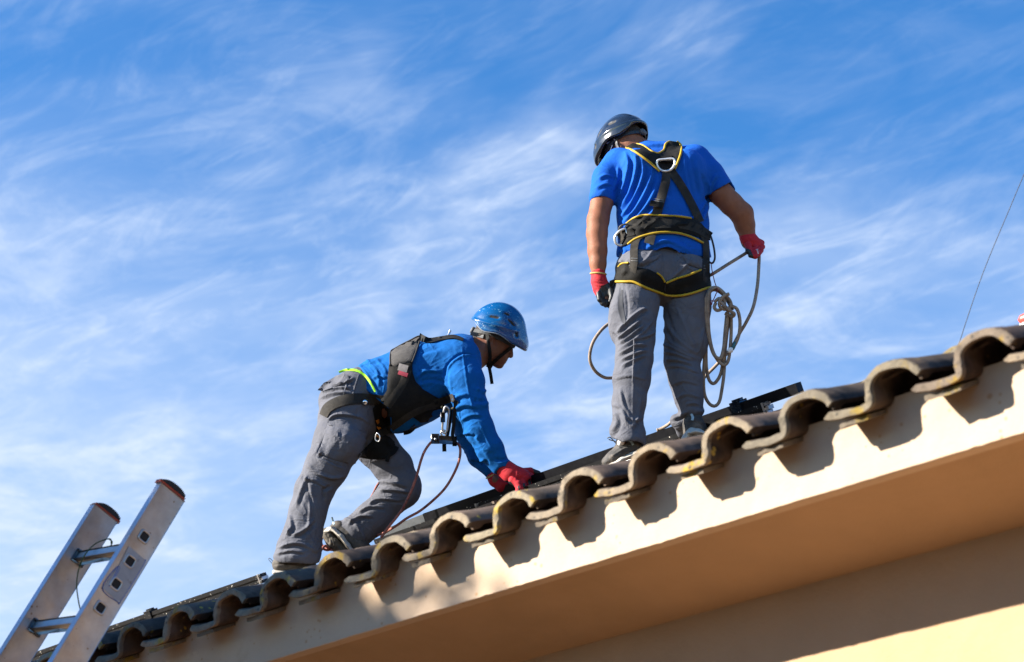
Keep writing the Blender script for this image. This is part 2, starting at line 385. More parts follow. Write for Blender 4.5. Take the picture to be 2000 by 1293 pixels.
def make_added_hedge(x0, x1, y, top, seed):  # added out of view to cut low sky light on wall and fascia
    rng = random.Random(seed); th = thing('added_hedge', 'evergreen screen added out of view to block low sky light', 'added_hedge', ((x0 + x1) / 2, y, GZ))
    mb = MB(); mb.box(((x0 + x1) / 2, y - .1, (GZ + top - .25) / 2), ((x1 - x0) / 2 - .1, 0, 0), (0, .32, 0), (0, 0, (top - .25 - GZ) / 2), 0, .1)
    mb.obj('branches', mat('added_hedge_core', (.018, .022, .010), .95), th, False)
    V, Fc = [], []
    for i in range(26000):
        x = rng.uniform(x0, x1); z = rng.uniform(GZ, top + .12 * math.sin(x * 2.1) + .1 * math.sin(x * 5.3)); p = Vector((x, y + rng.uniform(.12, .42) + .08 * math.sin(x * 3 + z * 2), z))
        if rng.random() < .15: p.z = top + rng.uniform(-.3, .05); p.y = y + rng.uniform(-.4, .4)
        u_ = Vector((rng.gauss(0, .6), rng.gauss(0, .5), rng.gauss(0, 1))).normalized(); w_ = u_.orthogonal().normalized(); s_ = rng.uniform(.07, .13); b_ = len(V)
        V += [p - u_ * s_, p + w_ * s_ * .5, p + u_ * s_, p - w_ * s_ * .5]; Fc.append((b_, b_ + 1, b_ + 2, b_ + 3))
    mesh_obj('foliage', V, Fc, mat('added_hedge_leaves', (.028, .045, .014), .7, var=.3, vscale=3), th, False)
make_added_hedge(-18, 13, -9.6, .45, 9)
# ------------------------------------------------------------------ mounting rails
M_rail = mat('black_anodised', (.005, .005, .007), .42, .2, var=.3, vscale=20, bump=.15, bscale=80, spec=.3)
M_railspot = mat('scuffed_black_metal', (.006, .006, .007), .45, .2, var=.4, vscale=25, spots=(70, .10, (.75, .70, .62)), bump=.3, bscale=90)
M_steel = mat('steel', (.62, .61, .60), .32, .9, var=.2, vscale=60)
M_greyrail = mat('grey_aluminium', (0.1584, 0.1692, 0.18), .45, .7, var=.15, vscale=30)
YRL = 2.62
def rail_line(p0, p1, y):
    a_, b_ = HY(*p0, y), HY(*p1, y); z = None
    return a_, b_
def channel(mb, a_, b_, w, h, m=0, lips=True):
    """an extruded mounting profile between two points: box with slots and lips along its faces"""
    a_, b_ = Vector(a_), Vector(b_); t = (b_ - a_).normalized(); up = Vector((0, -.45, .89)); up = (up - t * up.dot(t)).normalized(); s_ = t.cross(up)
    sec = [(-1, -1), (1, -1), (1, -.30), (.72, -.26), (.72, .10), (1, .14), (1, 1), (.35, 1), (.35, .82), (-.35, .82), (-.35, 1), (-1, 1), (-1, .14), (-.72, .10), (-.72, -.26), (-1, -.30)] if lips else [(-1, -1), (1, -1), (1, 1), (-1, 1)]
    n = len(sec); V = []
    for p in (a_, b_):
        for q in sec: V.append(p + s_ * q[0] * w / 2 + up * q[1] * h / 2)
    Fc = [(i, (i + 1) % n, n + (i + 1) % n, n + i) for i in range(n)] + [tuple(range(n))[::-1], tuple(range(n, 2 * n))]
    mb.add(V, Fc, m); return t, up, s_
def rail(label, p0, p1, y, w, h, mt, clamps=(), lips=True, name='mounting_rail', group='black solar mounting rails on the tiles'):
    a_, b_ = HY(*p0, y), HY(*p1, y)
    th = thing(name, label, 'rail', ((a_ + b_) / 2)[:], group)
    mb = MB(); t, up, s_ = channel(mb, a_, b_, w, h, 0, lips); mb.obj('profile', mt, th, smooth=False)
    for kind, px in clamps:
        k = (px - p0[0]) / (p1[0] - p0[0]); q = a_.lerp(b_, k); cb = MB()
        if kind == 'end':
            cb.box(q, t * .004, up * (h * .52), s_ * (w * .54), 0, .001)
            cb.box(q + t * .012 - s_ * w * .1, t * .010, up * (h * .16), s_ * (w * .5), 0, .001)
            cb.box(q + t * .010 + up * h * .34, t * .006, up * (h * .10), s_ * (w * .5), 0, .001)
            cb.box(q + t * .010 - up * h * .34, t * .006, up * (h * .12), s_ * (w * .5), 0, .001)
            cb.obj('end_cap', M_steel, th, smooth=False)
        elif kind == 'clamp':
            cb.box(q + up * .004, t * .024, up * (h * .5 + .004), s_ * (w * .5 + .007), 0, .003)
            cb.box(q + up * (h * .5 + .012), t * .020, up * .006, s_ * .012, 0, .002)
            cb.box(q - t * .028 - s_ * (w * .5 + .012), t * .006, up * .012, s_ * .006, 0, .001)
            cb.tube([q - s_ * (w * .5 + .002), q - s_ * (w * .5 + .016)], .008, 6)
            cb.obj('clamp', mt if mt is not M_rail else M_clamp, th, smooth=False)
        elif kind == 'hook':
            cb.box(q - up * (h * .5 + .045), t * .012, up * .05, s_ * .004, 0, .001)
            cb.box(q - up * (h * .5 - .006) , t * .016, up * .004, s_ * (w * .6), 0, .001)
            cb.obj('bracket', M_steel, th, smooth=False)
    return th
M_clamp = mat('dark_blue_clamp', (.045, .065, .09), .25, .8, var=.2, vscale=40)
rail('long black top rail with a clamp and a free end right of the standing man', (835, 1010), (1562, 757), YRL + .02, .045, .046, M_rail, [('clamp', 1460)], False)
rail('grey end of rail behind the red rope at the kneeling knee', (752, 1042), (834, 1010.5), YRL + .02, .045, .042, M_greyrail, [], False)
rail('lower black rail with silver clips running under the long top rail', (738, 1062), (1500, 796), YRL - .03, .04, .050, M_railspot, [('end', 1497), ('hook', 1260), ('hook', 1225), ('end', 962), ('hook', 990), ('hook', 745)])
rail('speckled black rail ending behind the rear shoe of the leaning man', (40, 1292), (516, 1128), YRL + .02, .045, .050, M_railspot, [('end', 512), ('clamp', 312)])
rail('thin brown rail lying low behind the tiles by the red glove', (733, 1066), (968, 980), YRL - .12, .022, .012, mat('brown_bar', (.16, .12, .09), .6, var=.2), [], False)

# ------------------------------------------------------------------ aluminium ladder
M_alu = mat('aluminium', (.335, .375, .45), .42, .85, var=.16, vscale=11, c2=(.27, .26, .26), c2scale=7, c2lo=.45, c2hi=.75, bump=.12, bscale=60, spots=(46, .03, (.20, .17, .15)))
M_alud = mat('aluminium_rung', (0.36, 0.3672, 0.3744), .38, .9, var=.12, vscale=18)
M_rub = mat('black_rubber', (.012, .011, .011), .7, bump=.3, bscale=200)
M_orange = mat('orange_plastic', (0.3024, 0.0432, 0.0144), .55, var=.15, vscale=30)
M_hole_shade = mat('painted_hole_shade', (.008, .008, .009), .8)
M_blue_ink = mat('blue_sticker_line', (.05, .13, .42), .6)
M_sticker = mat('faded_sticker', (0.2592, 0.288, 0.3312), .5, .3, var=.14, vscale=22, c2=(.12, .11, .11), c2scale=24, c2lo=.60, c2hi=.68)
ladder = thing('ladder', 'aluminium ladder with black toothed orange rimmed end caps leaning against the roof edge', 'ladder', P(150, 1200, 6.3)[:])
# stile centre lines, traced top and bottom; the right stile is nearer
Rt, Rb = P(331, 960, 6.30), P(126, 1310, 5.98)
Lt, Lb = P(205, 1005, 6.55), P(8, 1310, 6.24)
Ld = ((Rt - Rb).normalized() + (Lt - Lb).normalized()).normalized()
Rd0 = (Rt - Lt); Rd = (Rd0 - Ld * Rd0.dot(Ld)).normalized()
Nd = Ld.cross(Rd).normalized()
WD, TH = .0485, .0125
def stile(base, top, holes, name='stile'):
    base = base - Ld * 3.9                      # runs on down to the ground
    mb = MB(); c_ = (base + top) / 2; hl = (top - base).length / 2
    mb.box(c_, Ld * hl, Nd * WD, Rd * TH, 0, .003)
    o = mb.obj(name, M_alu, ladder); auto_smooth(o, 30)
    cp = MB(); cp.box(top + Ld * .004, Ld * .0038, Nd * (WD + .0018), Rd * (TH + .0018), 0, .002); cp.obj('end_rim', M_orange, ladder, smooth=False)
    rb = MB(); V = []; Fc = []; n = 34
    for i in range(n + 1):
        a_ = -1 + 2 * i / n; hgt = .010 + .015 * (1 - abs(a_ - .12) ** 2.6 * .95) + (.0045 if i % 2 else 0)
        for s_ in (-1, 1):
            V += [top + Ld * .008 + Nd * a_ * WD + Rd * s_ * TH, top + Ld * hgt + Nd * a_ * WD + Rd * s_ * TH]
    for i in range(n):
        b_ = i * 4; Fc += [(b_, b_ + 1, b_ + 5, b_ + 4), (b_ + 2, b_ + 6, b_ + 7, b_ + 3), (b_ + 1, b_ + 3, b_ + 7, b_ + 5), (b_, b_ + 4, b_ + 6, b_ + 2)]
    Fc += [(0, 2, 3, 1), (n * 4, n * 4 + 1, n * 4 + 3, n * 4 + 2)]
    rb.add(V, Fc); rb.obj('end_cap', M_rub, ladder, smooth=False)
    return base
stile(Rb, Rt, True); stile(Lb, Lt, False)
def on_plane(px, py, off):
    """where the sight through a pixel meets the outer face of the right stile"""
    dr = CF + CR * ((px - CX) / F) - CU * ((py - CY) / F); o_ = Rt + Rd * (TH + off)
    return CAM + dr * ((o_ - CAM).dot(Rd) / dr.dot(Rd))
for (px, py) in ((283, 1049), (256, 1098), (229, 1142), (196, 1187)):
    q = on_plane(px, py, 0); q = q - Nd * (q - (Rt + Ld * (q - Rt).dot(Ld))).dot(Nd) * .6
    ring = []
    for k in range(32):
        a_ = 2 * math.pi * k / 32; e = .42
        cx_, cy_ = math.copysign(abs(math.cos(a_)) ** e, math.cos(a_)), math.copysign(abs(math.sin(a_)) ** e, math.sin(a_))
        ring.append((cx_, cy_))
    hb, hm = MB(), MB(); V = []
    for rr, o_ in ((1.0, .0012), (1.25, .0035), (1.42, .0005)):
        for (u_, w_) in ring: V.append(q + Ld * u_ * .0135 * rr + Nd * w_ * .0135 * rr + Rd * o_)
    V2 = V[:]
    hm.add(V, [(i, (i + 1) % 32, 32 + (i + 1) % 32, 32 + i) for i in range(32)] + [(32 + i, 32 + (i + 1) % 32, 64 + (i + 1) % 32, 64 + i) for i in range(32)])
    hb.add([q + Ld * u_ * .0142 + Nd * w_ * .0142 + Rd * .0009 for (u_, w_) in ring], [tuple(range(32))])  # flat dark face: shade inside the socket put into its colour
    so_ = hm.obj('rung_socket', M_alud, ladder); so2 = hb.obj('socket_shade_disc', M_hole_shade, so_, smooth=False)

st = MB(); poly = [(252, 1066), (283, 1093), (281, 1102), (237, 1173), (229, 1175), (200, 1148), (231, 1106)]
st.add([on_plane(*q, .0006) for q in poly], [tuple(range(len(poly)))]); st.obj('sticker', M_sticker, ladder, smooth=False)
st = MB(); st.tube([on_plane(*q, .0008) for q in spline(poly[1:] + [(213, 1146), (233, 1112), (232, 1106)], 5)], .0011, 6); st.obj('sticker_border', M_blue_ink, ladder)
# rungs
def rung(k0, nm='rung'):
    a_ = Lt + Rd * 0 - Ld * k0; b_ = a_ + Rd * (Rt - Lt).dot(Rd)
    mb = MB(); mb.box((a_ + b_) / 2, Rd * ((b_ - a_).length / 2 - TH + .001), Ld * .014, Nd * .014, 0, .004); mb.obj(nm, M_alud, ladder)
    c_ = MB(); c_.box(a_ + Rd * (TH + .003), Rd * .004, Ld * .019, Nd * .019, 0, .004); c_.obj('rung_collar', M_alud, ladder)
k1 = (Lt - P(150, 1095, 6.48)).dot(Ld)
for k in range(14): rung(k1 + .262 * k)
cord = spline([(217, 1062, 6.36), (216, 1053, 6.36), (205, 1054, 6.36), (185, 1063, 6.38), (165, 1085, 6.36), (153, 1115, 6.35), (150, 1145, 6.34), (153, 1172, 6.33), (156, 1187, 6.33), (158, 1200, 6.33)], 8)
mb = MB(); mb.tube([P(*q) for q in cord], .0021, 7)
mb.tube([P(*q) for q in spline([(213, 1053, 6.36), (219, 1058, 6.35), (216, 1066, 6.35), (208, 1070, 6.36), (209, 1078, 6.37), (214, 1082, 6.38)], 6)], .0021, 7)
tag(mb.obj('cord', mat('green_cord', (0.0504, 0.0792, 0.0216), .7)), 'thin green cord tied around the upper rung of the ladder', 'cord')

# ------------------------------------------------------------------ wire in the sky, small thing on the roof
wp = [P(x, y, 14 + 0.0 * x) for x, y in [(2300, -420), (2130, 30), (2040, 255), (2010, 318), (1970, 412), (1925, 520), (1893, 610), (1868, 690), (1830, 830), (1770, 1080)]]
mb = MB(); mb.tube([Vector(q) for q in spline(wp, 6)], .0026, 6)
tag(mb.obj('overhead_wire', mat('dark_wire', (.02, .02, .025), .6)), 'thin dark wire slanting down through the sky behind the roof at right', 'wire')
th = thing('red_white_item', 'small red and white rounded item resting on the tiles at the right edge', 'item', HY(1998, 628, 1.9)[:])
c_ = HY(1999, 628, 1.9)  # unidentified item, modelled only as a red and white shape
mb = MB(); mb.tube([c_ + Vector((-.012, .0, .002)), c_ + Vector((-.004, 0, .006)), c_ + Vector((.03, .01, .01)), c_ + Vector((.10, .02, .02)), c_ + Vector((.14, .03, .02))], [.012, .019, .023, .023, .016], 16)
mb.obj('casing', mat('red_plastic', (.75, .07, .05), .4), th)
mb = MB(); mb.tube([c_ + Vector((-.006, -.010, -.022)), c_ + Vector((.03, -.010, -.020)), c_ + Vector((.10, 0, -.012))], .012, 14); mb.obj('label_band', mat('white_plastic', (.8, .8, .8), .4), th)
mb = MB(); mb.box(c_ + Vector((.05, .0, -.027)), (.085, .01, .02), (0, .03, .012), (0, -.001, .005), 0, .002); mb.obj('base_plate', M_greyrail, th)
# ------------------------------------------------------------------ figures: smooth bodies grown as distance fields
# camera-axis frame: X right, Y up, Z away, in metres; nodes are traced (photo x, photo y, distance)
BASIS = np.array([list(CR), list(CU), list(CF)])              # rows
CAMV = np.array(list(CAM))
def C3(px, py, d): return np.array([(px - CX) / F * d, -(py - CY) / F * d, d])
def to_world(v): return v @ BASIS + CAMV
def to_px(v): return np.stack([v[:, 0] / v[:, 2] * F + CX, -v[:, 1] / v[:, 2] * F + CY], 1)
def smin(a, b, k):
    if k <= 0: return np.minimum(a, b)
    h = np.clip(.5 + .5 * (b - a) / k, 0, 1)
    return b * (1 - h) + a * h - k * h * (1 - h)
def cone(p, a, b, ra, rb, da, db, zax=np.array([0, 0, 1.0])):
    """tapered limb from a to b, half width ra->rb across the picture, half depth da->db"""
    ab = b - a; L2 = ab @ ab; q = p - a; t = np.clip(q @ ab / L2, 0, 1)
    ax = ab / math.sqrt(L2)
    w = np.cross(ax, zax); n = np.linalg.norm(w)
    w = w / n if n > .15 else np.array([1.0, 0, 0]); dp = np.cross(w, ax)
    q = q - t[:, None] * ab
    rw = ra + (rb - ra) * t; rd = da + (db - da) * t; rm = np.minimum(rw, rd)
    x, y, z = q @ w, q @ dp, q @ ax
    k = np.sqrt((x / rw) ** 2 + (y / rd) ** 2 + (z / rm) ** 2)
    g = np.sqrt((x / rw ** 2) ** 2 + (y / rd ** 2) ** 2 + (z / rm ** 2) ** 2) + 1e-9
    return np.where(k < .05, -rm, k * (k - 1) / g)
def ell(p, c, r, rot=None):
    q = p - c
    if rot is not None: q = q @ rot
    k = np.sqrt(((q / r) ** 2).sum(1)); g = np.sqrt(((q / r ** 2) ** 2).sum(1)) + 1e-9
    return np.where(k < .05, -min(r), k * (k - 1) / g)
class Sdf:
    """list of (operation, function, blend, bounding box)"""
    def __init__(s): s.ops = []
    def _add(s, fn, pts, rad, k, op):
        pts = np.array(pts); s.ops.append((op, fn, k, pts.min(0) - rad - .06, pts.max(0) + rad + .06)); return s
    def chain(s, nodes, k=.02, dmul=1.0, op='u', grow=0.0, inner=.012, zax=np.array([0, 0, 1.0])):
        """nodes: (px, py, distance, half width px, half depth m or None)"""
        C = [C3(*n[:3]) for n in nodes]; Rw = [n[3] / F * n[2] + grow for n in nodes]
        Rd = [((n[4] if len(n) > 4 and n[4] else n[3] / F * n[2]) * dmul + grow) for n in nodes]
        def fn(p):
            d = None
            for i in range(len(C) - 1):
                e = cone(p, C[i], C[i + 1], Rw[i], Rw[i + 1], Rd[i], Rd[i + 1], zax); d = e if d is None else smin(d, e, inner)
            return d
        return s._add(fn, C, max(max(Rw), max(Rd)), k, op)
    def ball(s, px, py, d, rx, ry, rz, k=.02, rot=0.0, op='u'):
        """ellipsoid, radii px, px, m; rot = turn in the picture (radians)"""
        c = C3(px, py, d); r = np.array([rx / F * d, ry / F * d, rz]); ca, sa = math.cos(rot), math.sin(rot)
        M = np.array([[ca, -sa, 0], [sa, ca, 0], [0, 0, 1]])
        return s._add(lambda p: ell(p, c, r, M), [c], r.max(), k, op)
    def ballM(s, c, r, M, k=.02, op='u'):
        c = np.array(c, float); r = np.array(r, float); return s._add(lambda p: ell(p, c, r, M), [c], r.max(), k, op)
    def fn(s, f, pts, rad, k=.01, op='u'): return s._add(f, pts, rad, k, op)
    def plane(s, px, py, d, dx, dy, k=.004, dz=0.0, around=None):
        """cut away everything beyond the point in the direction (dx, dy, dz); optional radius limits the cut"""
        c = C3(px, py, d); n = np.array([dx, -dy, dz], float); n /= np.linalg.norm(n)
        if around: return s._add(lambda p: np.maximum(-((p - c) @ n), np.linalg.norm(p - c, axis=1) - around), [c], around, k, 's')
        s.ops.append(('s', lambda p: -((p - c) @ n), k, np.full(3, -1e9), np.full(3, 1e9))); return s
    def __call__(s, p):
        d = np.full(len(p), .08)
        for op, fn, k, lo, hi in s.ops:
            m = ((p > lo) & (p < hi)).all(1)
            if not m.any(): continue
            e = fn(p[m])
            if op == 'u': d[m] = smin(d[m], e, k)
            else:
                a, b = d[m], -e; h = np.clip(.5 - .5 * (b - a) / k, 0, 1)
                d[m] = b * (1 - h) + a * h + k * h * (1 - h)
        return d
def surface(sdf, lo, hi, res):
    """surface nets: vertices (camera frame) and quads of the zero level"""
    lo = np.array(lo); n = np.ceil((np.array(hi) - lo) / res).astype(int) + 1
    xs, ys, zs = [lo[i] + res * np.arange(n[i]) for i in range(3)]
    K = 4; nc = (n + K - 2) // K + 1; cs = [lo[i] + res * K * np.arange(nc[i]) for i in range(3)]
    Dc = sdf(np.stack(np.meshgrid(*cs, indexing='ij'), -1).reshape(-1, 3)).reshape(nc)
    near = np.abs(Dc) < res * K * 1.9                                  # fine samples only where the surface may pass
    cell = np.zeros(nc - 1, bool)
    for i in (0, 1):
        for j in (0, 1):
            for k in (0, 1): cell |= near[i:nc[0] - 1 + i, j:nc[1] - 1 + j, k:nc[2] - 1 + k]
    ix = [np.minimum(np.arange(n[i]) // K, nc[i] - 2) for i in range(3)]
    D = Dc[np.ix_(*ix)].astype(np.float32); M = cell[np.ix_(*ix)]
    for i in range(3):                                                 # samples on a block border belong to both blocks
        sl = [slice(None)] * 3; t = np.where((np.arange(n[i]) % K == 0) & (np.arange(n[i]) > 0))[0]
        jx = list(ix); jx[i] = np.maximum(ix[i] - 1, 0); M2 = cell[np.ix_(*jx)]; sl[i] = t; M[tuple(sl)] |= M2[tuple(sl)]
    idx_ = np.argwhere(M)
    for c0 in range(0, len(idx_), 400000):
        q = idx_[c0:c0 + 400000]; D[q[:, 0], q[:, 1], q[:, 2]] = sdf(lo + q * res)
    ins = D < 0
    c = [ins[i:n[0] - 1 + i, j:n[1] - 1 + j, k:n[2] - 1 + k] for i in (0, 1) for j in (0, 1) for k in (0, 1)]
    anyv = np.logical_or.reduce(c); allv = np.logical_and.reduce(c); act = anyv & ~allv
    idx = -np.ones(act.shape, int); ai = np.argwhere(act); idx[act] = np.arange(len(ai))
    acc = np.zeros((len(ai), 3)); cnt = np.zeros(len(ai))
    corners = [(i, j, k) for i in (0, 1) for j in (0, 1) for k in (0, 1)]
    vals = {co: D[ai[:, 0] + co[0], ai[:, 1] + co[1], ai[:, 2] + co[2]] for co in corners}
    for a in corners:
        for ax in range(3):
            if a[ax] == 0:
                b = list(a); b[ax] = 1; b = tuple(b); va, vb = vals[a], vals[b]; m = (va < 0) != (vb < 0)
                t = va[m] / (va[m] - vb[m]); p = np.tile(np.array(a, float), (m.sum(), 1)); p[:, ax] = t
                acc[m] += p; cnt[m] += 1
    V = lo + (ai + acc / np.maximum(cnt, 1)[:, None]) * res
    Q = []
    for ax in range(3):
        u, v = (ax + 1) % 3, (ax + 2) % 3
        sl0 = [slice(1, -1)] * 3; sl0[ax] = slice(0, n[ax] - 1); sl1 = list(sl0); sl1[ax] = slice(1, n[ax])
        A, B = ins[tuple(sl0)], ins[tuple(sl1)]; m = A != B
        w = np.argwhere(m); w[:, u] += 1; w[:, v] += 1
        flip = A[m]
        def g(du, dv):
            q = w.copy(); q[:, u] += du; q[:, v] += dv; return idx[q[:, 0], q[:, 1], q[:, 2]]
        q = np.stack([g(-1, -1), g(0, -1), g(0, 0), g(-1, 0)], 1); q[~flip] = q[~flip][:, ::-1]; Q.append(q)
    Q = np.concatenate(Q); Q = Q[(Q >= 0).all(1)]
    return V, Q
def normals(V, Q):
    a = V[Q[:, 2]] - V[Q[:, 0]]; b = V[Q[:, 3]] - V[Q[:, 1]]; fn = np.cross(a, b); N_ = np.zeros_like(V)
    for i in range(4): np.add.at(N_, Q[:, i], fn)
    return N_ / (np.linalg.norm(N_, axis=1, keepdims=True) + 1e-12)
def relax(V, Q, it=1, lam=.5):
    for _ in range(it):
        A = np.zeros_like(V); n = np.zeros(len(V))
        for i in range(4):
            j = Q[:, (i + 1) % 4]; np.add.at(A, Q[:, i], V[j]); np.add.at(n, Q[:, i], 1)
            np.add.at(A, j, V[Q[:, i]]); np.add.at(n, j, 1)
        V = V + lam * (A / np.maximum(n, 1)[:, None] - V)
    return V
def seg_dist(p, a, b):
    ab = b - a; t = np.clip(((p - a) @ ab) / (ab @ ab + 1e-9), 0, 1); q = p - (a + t[:, None] * ab)
    side = np.sign(ab[0] * q[:, 1] - ab[1] * q[:, 0])
    return np.hypot(q[:, 0], q[:, 1]), t, side
def fold_lines(V, Nn, lines, back=False):
    """raise or sink folds along traced lines. line = (points px, amplitude mm, width px[, skew])"""
    px = to_px(V); face = np.clip((-(Nn * (V / np.linalg.norm(V, axis=1, keepdims=True))).sum(1)) * 3 + .25, 0, 1)
    if back: face = np.clip(1 - face + .2, 0, 1)
    D = np.zeros(len(V))
    for ln in lines:
        pts = np.array(spline(ln[0], 5)) if len(ln[0]) > 2 else np.array(ln[0], float)
        amp, wd = ln[1] / 1000, ln[2]; skew = ln[3] if len(ln) > 3 else 0
        lo, hi = pts.min(0) - wd * 3.2, pts.max(0) + wd * 3.2
        m = np.where((px > lo).all(1) & (px < hi).all(1))[0]
        if not len(m): continue
        q = px[m]; best = np.full(len(m), 1e9); bt = np.zeros(len(m)); bs = np.ones(len(m)); n = len(pts) - 1
        for i in range(n):
            d, t, sd = seg_dist(q, pts[i], pts[i + 1]); k = d < best
            best[k] = d[k]; bt[k] = (i + t[k]) / n; bs[k] = sd[k]
        fade = np.clip(np.minimum(bt, 1 - bt) * 5 + .12, 0, 1) ** .7
        ww = wd * (1 + skew * bs)
        D[m] += amp * fade * np.exp(-(best / ww) ** 2) * face[m]
    return D
def vnoise(V, sc, seed=0, octv=2):
    """value noise, vectorised"""
    out = np.zeros(len(V)); a = 1.0
    rng = np.random.RandomState(seed); T = rng.rand(4096) * 2 - 1
    for o in range(octv):
        q = V * sc + 37.7 * (o + 1); i = np.floor(q).astype(int); f = q - i; f = f * f * (3 - 2 * f)
        r = 0
        for dx in (0, 1):
            for dy in (0, 1):
                for dz in (0, 1):
                    h = ((i[:, 0] + dx) * 73856093 ^ (i[:, 1] + dy) * 19349663 ^ (i[:, 2] + dz) * 83492791) & 4095
                    r = r + T[h] * (f[:, 0] if dx else 1 - f[:, 0]) * (f[:, 1] if dy else 1 - f[:, 1]) * (f[:, 2] if dz else 1 - f[:, 2])
        out += a * r; a *= .5; sc *= 2.1
    return out
def wrinkle(V, cx, cy, rx, ry, ang, lam, amp, seed, warp=.9, only=None):
    """a bunch of soft parallel creases round (cx, cy): ang = direction the creases run, lam = spacing px, amp mm"""
    px = to_px(V); q = px - np.array([cx, cy]); a = math.radians(ang)
    u = q[:, 0] * math.cos(a) + q[:, 1] * math.sin(a); v = -q[:, 0] * math.sin(a) + q[:, 1] * math.cos(a)
    win = np.exp(-((q[:, 0] / rx) ** 2 + (q[:, 1] / ry) ** 2) ** 1.3)
    ph = v / lam * 2 * np.pi + warp * 3.0 * vnoise(V, 9, seed, 2) + u / lam * .35
    s_ = np.sin(ph); prof_ = (1 - np.abs(s_)) ** 1.4 - .35
    mod = .55 + .45 * vnoise(V, 16, seed + 3, 1)
    return win * amp / 1000 * prof_ * mod
def grow(name, sdf, box, mats, parent, res=.006, folds=(), wr=(), rough=.0012, nsc=22, seed=1, smooth_it=2, extra=None, keep=None, backfolds=()):
    """box = (px0, py0, px1, py1, dmin, dmax)"""
    c = [C3(x, y, d) for x in (box[0], box[2]) for y in (box[1], box[3]) for d in (box[4], box[5])]
    c = np.array(c); lo, hi = c.min(0), c.max(0)
    V, Q = surface(sdf, lo, hi, res)
    a_, b_, c_ = V[Q[:, 0]] - V.mean(0), V[Q[:, 1]] - V.mean(0), V[Q[:, 2]] - V.mean(0)
    if (np.cross(a_, b_) * c_).sum() < 0: Q = Q[:, ::-1]
    V = relax(V, Q, smooth_it, .5); Nn = normals(V, Q)
    D = fold_lines(V, Nn, folds) if folds else np.zeros(len(V))
    if backfolds: D += fold_lines(V, Nn, backfolds, True)
    for w in wr: D += wrinkle(V, *w)
    if rough: D += rough * vnoise(V, nsc, seed, 3)
    if extra is not None: D += extra(V, Nn)
    V = V + Nn * D[:, None]
    V = relax(V, Q, 1, .35)
    mi = None
    if keep is not None: mi = keep(V, Q)
    o = mesh_obj(name, to_world(V), Q[:, ::-1], mats, parent, True, mi)
    o_data[name + (str(parent.name) if parent else '')] = (V, Q)
    return V, Q, o
o_data = {}
class Skin:
    """ray target made of several grown surfaces; straps and pads are laid on it"""
    def __init__(s, *parts):
        vs, fs, n = [], [], 0
        for V, Q in parts: vs.append(V); fs.append(Q + n); n += len(V)
        s.bvh = BVHTree.FromPolygons(np.concatenate(vs).tolist(), np.concatenate(fs).tolist())
    def hit(s, px, py):
        d = Vector(C3(px, py, 1.0)); h = s.bvh.ray_cast(Vector((0, 0, 0)), d.normalized())
        return h[0], h[1]
    def depth(s, px, py, default=None):
        h, n = s.hit(px, py); return h.z if h is not None else default
def smooth_depths(ds):
    """fill misses from neighbours, then soften"""
    idx = [i for i, d in enumerate(ds) if d is not None]
    if not idx: return None
    out_ = [d if d is not None else ds[min(idx, key=lambda j: abs(j - i))] for i, d in enumerate(ds)]
    return out_
def strap(skin, pts, width, off=.004, thick=.003, per=8, cols=5, soft=2, default=None, wide=None):
    """a webbing strap laid along a traced line; returns MB-ready (verts, faces) in world metres"""
    c = [np.array(q) for q in spline(pts, per)]; n = len(c); rows = []
    for i in range(n):
        t = c[min(i + 1, n - 1)] - c[max(i - 1, 0)]; t = t / (np.linalg.norm(t) + 1e-9); nr = np.array([-t[1], t[0]])
        w = width if wide is None else np.interp(i / (n - 1), np.linspace(0, 1, len(wide)), wide)
        rows.append([c[i] + nr * w * (j / (cols - 1) - .5) for j in range(cols)])
    dep = [[skin.depth(*q) for q in r] for r in rows]
    dd = []
    for r in dep:
        f_ = smooth_depths(r)
        dd.append(f_ if f_ is not None else None)
    good = [i for i, r in enumerate(dd) if r is not None]
    if not good: dd = [[default] * cols for _ in rows]
    else: dd = [r if r is not None else list(dd[min(good, key=lambda j: abs(j - i))]) for i, r in enumerate(dd)]
    A = np.array(dd, float)
    for _ in range(soft):
        B = A.copy(); B[1:-1] = np.minimum(A[1:-1], (A[:-2] + A[2:] + 2 * A[1:-1]) / 4); B[:, 1:-1] = (B[:, :-2] + B[:, 2:] + 2 * B[:, 1:-1]) / 4; A = B
    V, Fc = [], []
    for i in range(n):
        for j in range(cols):
            edge = .0012 if j in (0, cols - 1) else 0
            for o_ in (off + thick - edge, off):
                V.append(to_world(C3(rows[i][j][0], rows[i][j][1], A[i, j] - o_)[None])[0])
    def id_(i, j, s_): return (i * cols + j) * 2 + s_
    for i in range(n - 1):
        for j in range(cols - 1):
            Fc.append((id_(i, j, 0), id_(i, j + 1, 0), id_(i + 1, j + 1, 0), id_(i + 1, j, 0)))
            Fc.append((id_(i, j, 1), id_(i + 1, j, 1), id_(i + 1, j + 1, 1), id_(i, j + 1, 1)))
        Fc.append((id_(i, 0, 0), id_(i + 1, 0, 0), id_(i + 1, 0, 1), id_(i, 0, 1)))
        Fc.append((id_(i, cols - 1, 0), id_(i, cols - 1, 1), id_(i + 1, cols - 1, 1), id_(i + 1, cols - 1, 0)))
    for j in range(cols - 1):
        Fc.append((id_(0, j, 0), id_(0, j, 1), id_(0, j + 1, 1), id_(0, j + 1, 0)))
        Fc.append((id_(n - 1, j, 0), id_(n - 1, j + 1, 0), id_(n - 1, j + 1, 1), id_(n - 1, j, 1)))
    return V, Fc
